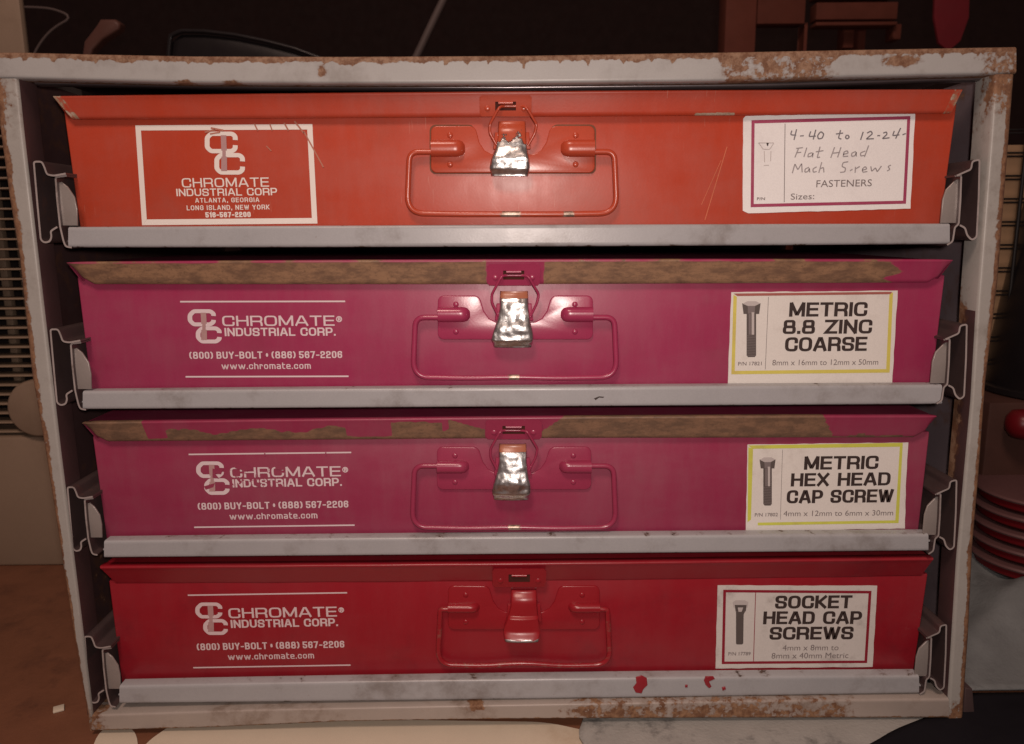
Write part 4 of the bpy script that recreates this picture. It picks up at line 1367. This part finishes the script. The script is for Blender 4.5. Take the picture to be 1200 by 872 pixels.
# --- orange box label (hand lettered)
lb = sticker(0, [(871, 139), (874, 136), (1072.5, 131.5), (1067, 244.5), (877, 250), (870.5, 247)], M['paper_bright'], 'bright white hand-lettered label with a maroon frame')
pr = Print()
ring(pr, [(882.5, 142.8), (1065, 138), (1060, 237), (881.5, 241)], 3.6, YI)
pr.build('frame_line', M['maroon'], lb)
pr = Print()
pr.line((920, 145), (919, 237), .8, YI, 4)
pr.font('FASTENERS', 956.5, 219.4, 1021.5, 218.2, 8.2, YI)
pr.font('Sizes:', 926.5, 234, 954, 233.4, 7.2, YI, bold=0)
pr.font('P/N', 887, 234.6, 896.5, 234.4, 3.2, YI, bold=.02)
pr.build('printed_text', M['ink_grey'], lb)
pr = Print()
hand = [  # pencil strokes of the hand lettering, px
    [(928, 153), (926.5, 158), (933, 158.5)], [(933.5, 151.5), (930.5, 164)], [(937.5, 159.5), (942, 159)],
    [(950, 154), (948, 160), (956, 159.5)], [(956, 152), (953, 163.5)], [(961, 155), (958, 159), (959, 163), (963.5, 162), (965.5, 157), (962.5, 154.5), (961, 155)],
    [(985, 152.5), (982.5, 162), (986, 163)], [(979.5, 157), (988, 156)], [(992, 158), (990.5, 161.5), (993, 163), (995.5, 160.5), (993, 158)],
    [(1011.5, 154.5), (1008.5, 164)], [(1016, 156), (1020.5, 153.5), (1022.5, 156.5), (1015, 163), (1024, 162.5)], [(1028, 159), (1031.5, 159)],
    [(1035, 156), (1039, 154.5), (1039.5, 157.5), (1034, 162.5), (1042.5, 161.5)], [(1048, 153.5), (1046, 159), (1054, 158)], [(1055.5, 150), (1049.5, 162.5)], [(1057.5, 158), (1061.5, 156.5)],
    [(936, 173.5), (931.5, 184.5)], [(933, 174), (941, 173)], [(933, 179), (939, 178.5)], [(945.5, 173), (942, 184)], [(952, 179), (947.5, 180), (946.5, 184), (951, 183), (953, 179), (952, 184.5)],
    [(961, 172), (957.5, 185), (961, 184)], [(956, 178), (965, 176.5)],
    [(978, 172.5), (973.5, 185)], [(985.5, 172.5), (981.5, 184.5)], [(976, 179.5), (984.5, 178.5)], [(988, 181), (994, 179.5), (993, 176.5), (989, 178), (988, 183.5), (994, 183)],
    [(1003, 177.5), (998, 179.5), (998, 183.5), (1002, 182.5), (1003.5, 178), (1003.5, 183.5)], [(1014, 177), (1008.5, 179), (1008.5, 183), (1013, 182)], [(1018, 170.5), (1013, 184)],
    [(928.5, 203), (931.5, 192), (935, 199), (939.5, 191.5), (940, 202)], [(948, 196), (943.5, 198), (943, 202), (947, 201), (948.5, 197), (949, 202)], [(957, 195.5), (952.5, 198), (953, 202), (957, 201)],
    [(963, 190), (959.5, 202.5)], [(960.5, 198), (965, 196), (965.5, 202)],
    [(994, 189.5), (988, 190.5), (986.5, 195), (991, 197), (990, 201.5), (984.5, 202)], [(996, 200), (999, 198.5)], [(1002.5, 195.5), (1002, 202.5)], [(1002.5, 198), (1007.5, 195)],
    [(1010.5, 199.5), (1016, 198), (1014, 195), (1010.5, 198), (1011, 202), (1016.5, 201)], [(1020.5, 195), (1021.5, 201), (1026, 196.5), (1028, 201.5), (1033, 194.5)], [(1044, 193.5), (1040.5, 195), (1043, 198.5), (1039.5, 200.5)],
    # faint flat-head screw drawing
    [(889, 167.5), (907, 167.5), (902, 175), (894.5, 175), (889, 167.5)], [(895.5, 177), (896, 190)], [(903.5, 177), (903, 189)], [(895, 194), (901, 193.6)],
]
dark = hand[:16]
for grp, mt, nm, wd in ((dark, 'ink_pencil', 'handwriting', 1.5), (hand[16:-4], 'pencil_pale', 'handwriting', 1.35), (hand[-4:], 'ink_light', 'screw_picture', .9)):
    if mt == 'pencil_pale':
        M[mt] = flat('pale_pencil', (0.32, 0.30, 0.31), 0.5, 0.3, dirtamt=0)
    pr = Print()
    for pts in grp:
        P2 = [at(x, y, YI) for x, y in pts]
        P2 = rounded([Vector((p.x, p.z)) for p in P2], .0006, 3)
        pr.stroke(P2, False, wd * SCALE, lambda v: Vector((v.x, YI, v.y)), .9)
    pr.build(nm, M[mt], lb)
pr = Print()
pr.quad([(898, 167.5), (901, 167.5), (900, 171), (899, 171)], YI - .0001)
pr.build('screw_slot', M['ink'], lb)

# --- magenta box label
lb = sticker(1, [(857, 342.5), (1052, 340.5), (1045.5, 449), (853, 449.5)], M['paper'], 'white label with a yellow frame, red along the top')
pr = Print()
pr.quad([(859.5, 345.3), (863.5, 348), (861, 435), (857, 438.5)], YI)
pr.quad([(857, 438.7), (861, 434.7), (1038.5, 432.6), (1042.5, 436.7)], YI - .00001)
pr.quad([(1046.5, 342.2), (1042.5, 436.6), (1038.5, 432.4), (1042.3, 345.5)], YI - .00002)
pr.build('frame_line', M['yellow_ink'], lb)
pr = Print()
pr.quad([(859.5, 344), (1045, 342), (1045, 344.8), (864, 347)], YI - .00003)
pr.build('top_frame_line', flat('faded_red_ink', (0.36, 0.12, 0.10), .5, .2), lb)
pr = Print()
pr.text('METRIC', 924.5, 371.2, 1016, 370.6, 16.6, YI, .245, .74, gap=.22, rad=.28)
pr.text('8.8 ZINC', 917, 391.5, 1021.5, 390.8, 16.4, YI, .245, .74, gap=.24, space=1.7, rad=.28)
pr.text('COARSE', 919.5, 412, 1015.5, 411.2, 16.6, YI, .245, .74, gap=.20, rad=.28)
pr.build('printed_text', M['ink'], lb)
pr = Print()
pr.font('8mm x 16mm to 12mm x 50mm', 905, 428.2, 1029, 427.4, 6.6, YI)
pr.font('P/N 17821', 865, 428.4, 892.5, 428, 4.2, YI, bold=.012)
pr.line((900.5, 348), (896.8, 433), .6, YI, 4)
pr.build('small_text', M['ink_mid'] if 'ink_mid' in M else M['ink_grey'], lb)
screw(lb, 880.5, 353, 418.5, 5.6, 10.8, 15)

# --- plum box label
lb = sticker(2, [(876, 521), (1064.5, 518.5), (1062, 560), (1060.5, 619.5), (874, 622)], M['paper'], 'white label with a lime yellow frame')
pr = Print()
pr.quad([(876.5, 522), (1058, 519), (1054.5, 523.5), (882, 526)], YI)
pr.quad([(877, 524), (882.5, 526), (880, 609), (876, 612)], YI - .00001)
pr.quad([(888, 612.5), (888, 615.8), (1053, 613), (1049, 609.8)], YI - .00001)
pr.quad([(1058, 519), (1053, 613), (1049.2, 609.8), (1054.5, 523.5)], YI - .00002)
pr.build('frame_line', M['lime_ink'], lb)
pr = Print()
pr.text('METRIC', 942, 550.6, 1029, 549.6, 15.6, YI, .245, .74, gap=.22, rad=.28)
pr.text('HEX HEAD', 926.5, 570.2, 1043, 568.8, 15.4, YI, .245, .74, gap=.22, space=1.7, rad=.28)
pr.text('CAP SCREW', 921.5, 590, 1046.5, 588.6, 15.4, YI, .245, .74, gap=.20, space=1.7, rad=.28)
pr.build('printed_text', M['ink'], lb)
pr = Print()
pr.font('4mm x 12mm to 6mm x 30mm', 918, 605, 1046.5, 604, 6.4, YI, bold=0)
pr.font('P/N 17802', 884.5, 605.4, 911.5, 605, 4.0, YI, bold=.012)
pr.line((917, 527), (914.5, 609), .5, YI, 4)
pr.build('small_text', M['ink_grey'], lb)
screw(lb, 899.5, 536, 592.5, 5.0, 9.4, 13)

# --- red box label
lb = sticker(3, [(841, 686), (1028, 686.5), (1022.5, 781.5), (838.5, 783.5)], M['paper_dirty'], 'smudged white label with a dark red frame')
pr = Print()
ring(pr, [(849.2, 692.7), (1019.6, 694), (1014.6, 775.6), (847.4, 776.8)], 3.6, YI)
pr.line((885.5, 694), (883, 775), .9, YI - .0001, 4)
pr.build('frame_line', M['darkred_ink'], lb)
pr = Print()
pr.text('SOCKET', 908, 713.4, 998, 712.8, 15.2, YI, .25, .76, gap=.20, rad=.28)
pr.text('HEAD CAP', 894, 731.6, 1009.5, 731.2, 15.0, YI, .25, .76, gap=.20, space=1.7, rad=.28)
pr.text('SCREWS', 901.5, 749.8, 999.5, 749.2, 15.0, YI, .25, .76, gap=.20, rad=.28)
pr.build('printed_text', M['ink'], lb)
pr = Print()
pr.font('4mm x 8mm to', 917, 762.4, 982.5, 762, 6.6, YI, bold=0)
pr.font('8mm x 40mm Metric', 904, 771.8, 994, 771.2, 6.6, YI, bold=0)
pr.font('P/N 17789', 853.5, 768.2, 879.5, 768, 4.0, YI, bold=.012)
pr.build('small_text', M['ink_grey'], lb)
pd, pl = Print(), Print()
pd.quad([(861, 709), (875, 709), (874, 716.5), (862, 716.5)], YI)
pd.quad([(862.5, 716), (873.5, 716), (871.5, 720), (871, 754), (869.5, 755.3), (863.5, 755.3), (862.5, 754)], YI - .00001)
pl.quad([(858.5, 706), (862, 703.5), (873, 703.5), (877, 706), (876, 712), (859.5, 712)], YI + .00001)
pl.quad([(864.5, 712), (871, 712), (869, 717), (865.5, 717)], YI - .00004)
pl.build('screw_picture_highlight', M['ink_light'], lb)
pd.build('screw_picture', M['ink_dark'], lb)

# ------------------------------------------------------------------ the bench and what stands around the rack
M['bench'] = flat('brown_bench_top', (0.17, 0.070, 0.038), 0.5, 0.25, dirt=(0.07, 0.03, 0.02), dirtamt=.6, dscale=25, bump=.3, bscale=300, bd=.0006)
M['tan'] = flat('tan_plastic', (0.24, 0.175, 0.125), 0.55, 0.06, dirt=(.12, .08, .05), dirtamt=.4, dscale=9)
M['tan_slat'] = flat('pale_tan_plastic', (0.27, 0.20, 0.14), 0.5, 0.08)
M['dark'] = flat('dark_recess', (0.012, 0.008, 0.008), 0.7, 0.3)
M['black_cloth'] = flat('black_cloth', (0.010, 0.009, 0.012), 0.95, 0.3, spec=.1)
M['cream_sheet'] = flat('cream_paper', (0.60, 0.53, 0.42), 0.6, 0.06, dirt=(.35, .24, .14), dirtamt=.5, dscale=14)
M['grey_cloth'] = flat('pale_grey_cloth', (0.15, 0.162, 0.165), 0.9, 0.35, dirt=(.05, .05, .05), dirtamt=.85, dscale=24, bump=.5, bscale=500, bd=.0008)
M['rag'] = flat('smudged_pale_rag', (0.33, 0.33, 0.31), 0.9, 0.2, dirt=(.06, .06, .06), dirtamt=.8, dscale=45, bump=.5, bscale=500, bd=.0008)
M['wood'] = flat('reddish_wood', (0.115, 0.036, 0.025), 0.7, 0.25, spec=.1)
M['redp'] = flat('red_plastic', (0.11, 0.005, 0.008), 0.35, 0.1)
M['red_dark'] = flat('dark_red_cloth', (0.13, 0.008, 0.014), 0.8, 0.2)
M['white_rim'] = flat('white_rim', (0.12, 0.06, 0.06), 0.4, 0.1)
M['black_plastic'] = flat('black_plastic', (0.012, 0.010, 0.011), 0.3, 0.2)
M['cream_wall'] = flat('cream_board', (0.30, 0.19, 0.11), 0.7, 0.1)
M['wire'] = flat('black_wire', (0.01, 0.008, 0.008), 0.5, 0.2)
M['walld'] = flat('dark_back_wall', (0.018, 0.008, 0.007), 0.9, 0.4)

M['dark_box'] = flat('dark_brown_box', (0.055, 0.022, 0.016), 0.7, 0.3)
ZT = atz(110, 857, 0).z - .0  # bench top is z = 0
ZB = -0.0035
bench = box('bench_top', (-1.1, -.30, ZB - .03), (1.1, 1.15, ZB), M['bench'], None, .002)
bench['kind'] = 'structure'
bw = box('back_wall', (-1.6, 1.2, -.5), (1.6, 1.23, 1.6), M['walld'])
bw['kind'] = 'structure'


def sheet_on_bench(name, pts, z, mat, label, cat, th=.0006):
    V = [atz(x, y, z) for x, y in pts]
    n = len(V)
    Vv = V + [v - Vector((0, 0, th)) for v in V]
    Fc = [tuple(range(n)), tuple(range(2 * n - 1, n - 1, -1))] + [(i, (i + 1) % n, n + (i + 1) % n, n + i) for i in range(n)]
    o = link(name, mesh(name, Vv, Fc), mat)
    return thing(o, label, cat)


# papers and cloth under the rack
def curve_pts(P, n=8):
    v = rounded([Vector((x, y)) for x, y in P], 22, n, True)
    return [(p.x, p.y) for p in v]


sheet_on_bench('paper_sheet', curve_pts([(215, 840), (640, 846), (740, 868), (760, 900), (150, 905), (168, 872)]), ZB + .0016, M['cream_sheet'], 'cream paper sheet sticking out from under the rack', 'paper')
sheet_on_bench('paper_sheet', curve_pts([(118, 850), (160, 850), (163, 900), (100, 900)]), ZB + .0008, M['cream_sheet'], 'narrow cream paper strip under the lower left corner of the rack', 'paper')


def cloth(name, x0, x1, y0, y1, zfn, mat, label, cat, nx=40, ny=30, slant=0.0):
    V, Fc = [], []
    for j in range(ny + 1):
        for i in range(nx + 1):
            x, y = lerp(x0, x1, i / nx), lerp(y0, y1, j / ny)
            x += slant * (y + .04) * (1 - i / nx) + (.004 * nz(y * 60, x0) if i == 0 else 0)
            V.append(Vector((x, y, zfn(x, y, i / nx, j / ny))))
    for j in range(ny):
        for i in range(nx):
            a = j * (nx + 1) + i
            Fc.append((a, a + 1, a + nx + 2, a + nx + 1))
    me = mesh(name, V, Fc)
    o = link(name, me, mat, smooth=True)
    so = o.modifiers.new('thickness', 'SOLIDIFY')
    so.thickness = .0015
    return thing(o, label, cat)


def fold(x, y, a=1.0):
    return .004 * a * nz(x * 18, y * 22, 1) + .002 * a * nz(x * 50, y * 40, 4)


# pale grey rag lying under the right half of the rack and out behind it
cloth('grey_rag', .030, .235, -.10, .05, lambda x, y, u, v: ZB + .0026 + max(0, fold(x, y, .35)) * sm(.0, .2, min(u, 1 - u, v + .01)) * (1 if y < -.006 else 0), M['rag'], 'pale grey rag poking out under the front right of the rack', 'rag')
cloth('grey_bag', .232, .60, .03, .30, lambda x, y, u, v: ZB + .003 + (.045 + fold(x, y, 5.0)) * sm(0, .35, min(u * .8, 1 - u, v, 1 - v)), M['grey_cloth'], 'crumpled pale grey cloth heap right of the rack', 'cloth', 60, 50)
cloth('black_bag', .150, .60, -.16, .026, lambda x, y, u, v: ZB + .0045 + (.006 + .03 * sm(.30, .40, x) + fold(x, y, 1.2)) * sm(0, .25, min(u * .6 + .02, 1 - u, v + .2, 1 - v)) * (1 if x > .24 else .25), M['black_cloth'], 'black cloth lying at the lower right corner of the rack', 'cloth', 60, 40, 1.9)
chip = box('white_chip', Vector(atz(69, 832, ZB)) - Vector((.003, .003, -.0001)), Vector(atz(69, 832, ZB)) + Vector((.003, .003, .0016)), M['cream_sheet'], None, .0004, rot=Matrix.Rotation(.5, 3, 'Z'))
thing(chip, 'tiny white chip lying on the brown bench left of the rack', 'chip')

# --- tan slatted appliance left of the rack
YA = 0.235
ax1 = at(75, 650, YA).x
hz0 = ZB
heater = root('vented_appliance', (ax1 - .12, YA + .05, ZB), 'tan plastic appliance with horizontal vent slats, left of the rack', 'appliance')
ax0 = ax1 - .26
zt = at(20, -60, YA).z
zw0, zw1 = at(10, 512, YA).z, at(10, 70, YA).z   # slatted opening
wx1 = at(46, 450, YA).x
# housing: lower panel, upper panel, right stile, sides, back
box('lower_housing', (ax0, YA, ZB), (ax1 + .05, YA + .10, zw0), M['tan'], heater, .003)
box('upper_housing', (ax0, YA, zw1), (at(26, 30, YA).x, YA + .008, zt), M['tan'], heater, .003)
box('back_housing', (ax0, YA + .06, zw0), (wx1 + .03, YA + .10, zw1), M['dark'], heater, .001)
ns = int((zw1 - zw0) / .0080)
sl_me = None
for i in range(ns):
    z = zw0 + .003 + i * (zw1 - zw0 - .004) / ns
    if sl_me is None:
        o = box('slat', (ax0, YA + .002, z), (wx1 + .028, YA + .020, z + .0014), M['tan_slat'], heater, .0003, seg=1)
        sl_me = o
        z0_ = z
    else:
        o = bpy.data.objects.new('slat', sl_me.data)
        COL.objects.link(o)
        o.parent = heater
        o.location = (0, 0, z - z0_)
# upright ribs behind the slats
for x_ in (at(6, 300, YA).x, at(-18, 300, YA).x):
    box('rib', (x_ - .003, YA + .021, zw0), (x_ + .003, YA + .027, zw1), M['tan'], heater, .0005)
cc = at(43, 479, YA - .004)
V, Fc = [], []
N = 40
rr = (at(77, 480, YA).x - at(43, 480, YA).x)
prf = [(1.0, .010), (1.0, .003), (.96, .0008), (.90, 0), (.0001, -.0004)]
for (q_, d_) in prf:
    for j in range(N):
        V.append(Vector((cc.x + rr * q_ * math.cos(2 * math.pi * j / N), YA - .006 + d_, cc.z + rr * q_ * math.sin(2 * math.pi * j / N))))
for i in range(len(prf) - 1):
    for j in range(N):
        l = (j + 1) % N
        Fc.append((i * N + j, i * N + l, (i + 1) * N + l, (i + 1) * N + j))
smooth_by_angle(link('round_boss', mesh('round_boss', V, Fc), M['tan'], heater), 50)

# --- wire shelf and dark cylinder on the right
YW = 0.20
xw = at(1178, 300, YW).x
board = box('cream_board', (xw - .09, YW + .03, ZB), (xw + .10, YW + .045, at(1180, 165, YW).z), M['cream_wall'], None, .001)
thing(board, 'cream board standing behind the wire rack on the right', 'board')
wr = root('wire_rack', (xw, YW, ZB), 'black wire rack with level wires, right of the steel rack', 'rack')
for i in range(11):
    z = at(1178, 150 + i * 27.5, YW).z
    for dz in (0, .0028):
        tube('wire', [Vector((xw - .06, YW + .012 - dz, z - dz)), Vector((xw + .10, YW + .012 - dz, z - dz))], .00075, M['wire'], wr, 6)
tube('upright_wire', [Vector((xw + .011, YW + .006, ZB)), Vector((xw + .011, YW + .006, at(1180, 100, YW).z))], .0015, M['wire'], wr, 8)
cyl = root('black_bin', at(1250, 330, .16) * 1, 'black plastic bin narrowing upwards at the right edge behind the rack', 'bin')
cyl.location.z = ZB
cxx = at(1163, 460, .2).x + .060


def lathe(name, c, prof, mat, parent=None, N=48, squash=1.0):
    V, Fc = [], []
    for (r, z) in prof:
        for j in range(N):
            a_ = 2 * math.pi * j / N
            V.append(Vector((c[0] + r * math.cos(a_), c[1] + squash * r * math.sin(a_), c[2] + z)))
    for i in range(len(prof) - 1):
        for j in range(N):
            l = (j + 1) % N
            Fc.append((i * N + j, i * N + l, (i + 1) * N + l, (i + 1) * N + j))
    Fc.append(tuple(range(N)))
    Fc.append(tuple((len(prof) - 1) * N + j for j in range(N)))
    return smooth_by_angle(link(name, mesh(name, V, Fc), mat, parent), 45)


zs = at(1190, 468, .16).z
ztop = at(1190, 95, .16).z
lathe('bin_wall', (cxx, .20, zs), [(.058, 0), (.060, .004), (.034, ztop - zs - .006), (.032, ztop - zs), (.030, ztop - zs), (.02, ztop - zs - .002)], M['black_plastic'], cyl, 64)
lathe('bin_rim', (cxx, .20, zs), [(.060, -.0035), (.0625, -.002), (.0625, .002), (.060, .0035)], M['black_plastic'], cyl, 64)
st = box('brown_box', (at(1150, 520, .17).x, .165, ZB + .052), (at(1150, 520, .17).x + .16, .27, zs - .0035), M['dark_box'], None, .002)
thing(st, 'dark brown box under the black bin', 'box')
# red knob
kn = lathe('red_ball', (at(1199, 497, .15).x, .15, at(1199, 497, .15).z - .011), [(.002, 0), (.008, .0015), (.0112, .006), (.012, .011), (.0112, .016), (.008, .0205), (.002, .022)], M['redp'])
thing(kn, 'round red plastic ball at the right edge, in front of the brown box', 'ball')
# stacked red cups with white rims
cupc = at(1222, 620, .13)
stack_names = ['topmost', 'second from the top', 'third from the top', 'fourth from the top', 'lowest']
ctop = at(1200, 592, .10).z
for i in range(5):
    z = ctop - .0125 * i - .0095
    c = root('red_saucer', (cupc.x, .135, z), 'red saucer with a pale rim, %s of the stack at right' % stack_names[i], 'saucer', 'stacked red saucers')
    lathe('saucer_body', (cupc.x, .135, z), [(.036, -.002), (.040, .001), (.0405, .006), (.036, .0065)], M['redp'], c, 56)
    lathe('rim', (cupc.x, .135, z), [(.0400, .0062), (.0428, .0065), (.0436, .0078), (.0428, .0092), (.0400, .0096)], M['white_rim'], c, 56)

# --- things in the dark behind the top of the rack
YK = .55
crate = root('wooden_crate', (at(960, 20, YK).x, YK + .05, ZB), 'reddish wooden crate in the dark behind the right top', 'crate')


def kbox(name, x0, x1, y0, y1, mat, parent, Y=YK, d=.02, bev=.001, label=None):
    a, b = at(x0, y1, Y), at(x1, y0, Y)
    return box(name, (a.x, Y, a.z), (b.x, Y + d, b.z), mat, parent, bev, label)


a = at(850, 300, YK)
box('post', (at(850, 30, YK).x, YK, ZB), (at(886, 30, YK).x, YK + .03, at(0, -60, YK).z), M['wood'], crate, .001)
box('post', (at(1050, 30, YK).x, YK + .10, ZB), (at(1060, 30, YK).x, YK + .12, at(0, -60, YK).z), M['wood'], crate, .001)
kbox('slat', 887, 948, -60, 28, M['wood'], crate, YK + .004)
kbox('slat', 930, 944, 28, 300, M['wood'], crate, YK + .008)
kbox('slat', 955, 1052, -60, -2, M['wood'], crate, YK + .01)
kbox('slat', 956, 1053, 2, 23, M['wood'], crate, YK + .012)
kbox('slat', 956, 1052, 25, 30, M['wood'], crate, YK + .002)
kbox('slat', 988, 1002, 28, 56, M['wood'], crate, YK + .03)
kbox('slat', 1046, 1057, 28, 46, M['wood'], crate, YK + .03)
kbox('slat', 850, 1060, 90, 130, M['wood'], crate, YK - .004)
P_ = [at(x, y, .50) for x, y in ((1098, -60), (1138, -60), (1134, 30), (1122, 56), (1112, 60), (1096, 30))]
rs = prism('red_strap', [(1098, -60), (1138, -60), (1136, 20), (1126, 48), (1112, 60), (1100, 50), (1095, 20)], .50, .004, M['red_dark'], None, .001)
thing(rs, 'dark red strap hanging behind the right top of the rack', 'strap')
stick = tube('pale_stick', [at(548, -60, .5), at(486, 70, .5), at(470, 140, .5)], .0042, flat('pale_grey_stick', (.10, .075, .07), .5), None, 10)
thing(stick, 'slanting pale stick in the dark behind the top rail', 'stick')
rimp = [at(x, y, .42) for x, y in ((198, 110), (198, 60), (200, 42), (212, 36.5), (240, 37), (275, 41), (310, 48), (345, 57), (385, 72), (430, 95))]
lidb = root('black_tub', at(300, 90, .5), 'black glossy tub with a curved rim behind the top left', 'tub')
tube('rim', poly_sample(rimp, 60), .0022, M['black_plastic'], lidb, 10)
prism('tub_wall', [(200, 140), (200, 50), (212, 40), (240, 40), (275, 44), (310, 51), (345, 60), (385, 75), (430, 98), (440, 140)], .424, .1, M['black_plastic'], lidb, .001)
tool = prism('screwdriver', [(92, 90), (98, 48), (112, 30), (117, 22), (134, 22), (140, 27), (139, 34), (120, 46), (108, 58), (100, 90)], .42, .012, flat('pinkish_brown_plastic', (.10, .042, .032), .5), None, .003)
thing(tool, 'brown plastic handled tool in the dark behind the top left corner', 'tool')
cab = tube('grey_cable', poly_sample(rounded([at(x, y, .45) for x, y in ((-30, 12), (30, 8), (62, 10), (86, 20), (60, 34), (40, 60), (30, 100))], .03, 6), 60), .0013, flat('grey_cable', (.10, .075, .07), .5), None, 8)
thing(cab, 'thin grey cable looping in the dark at the top left', 'cable')
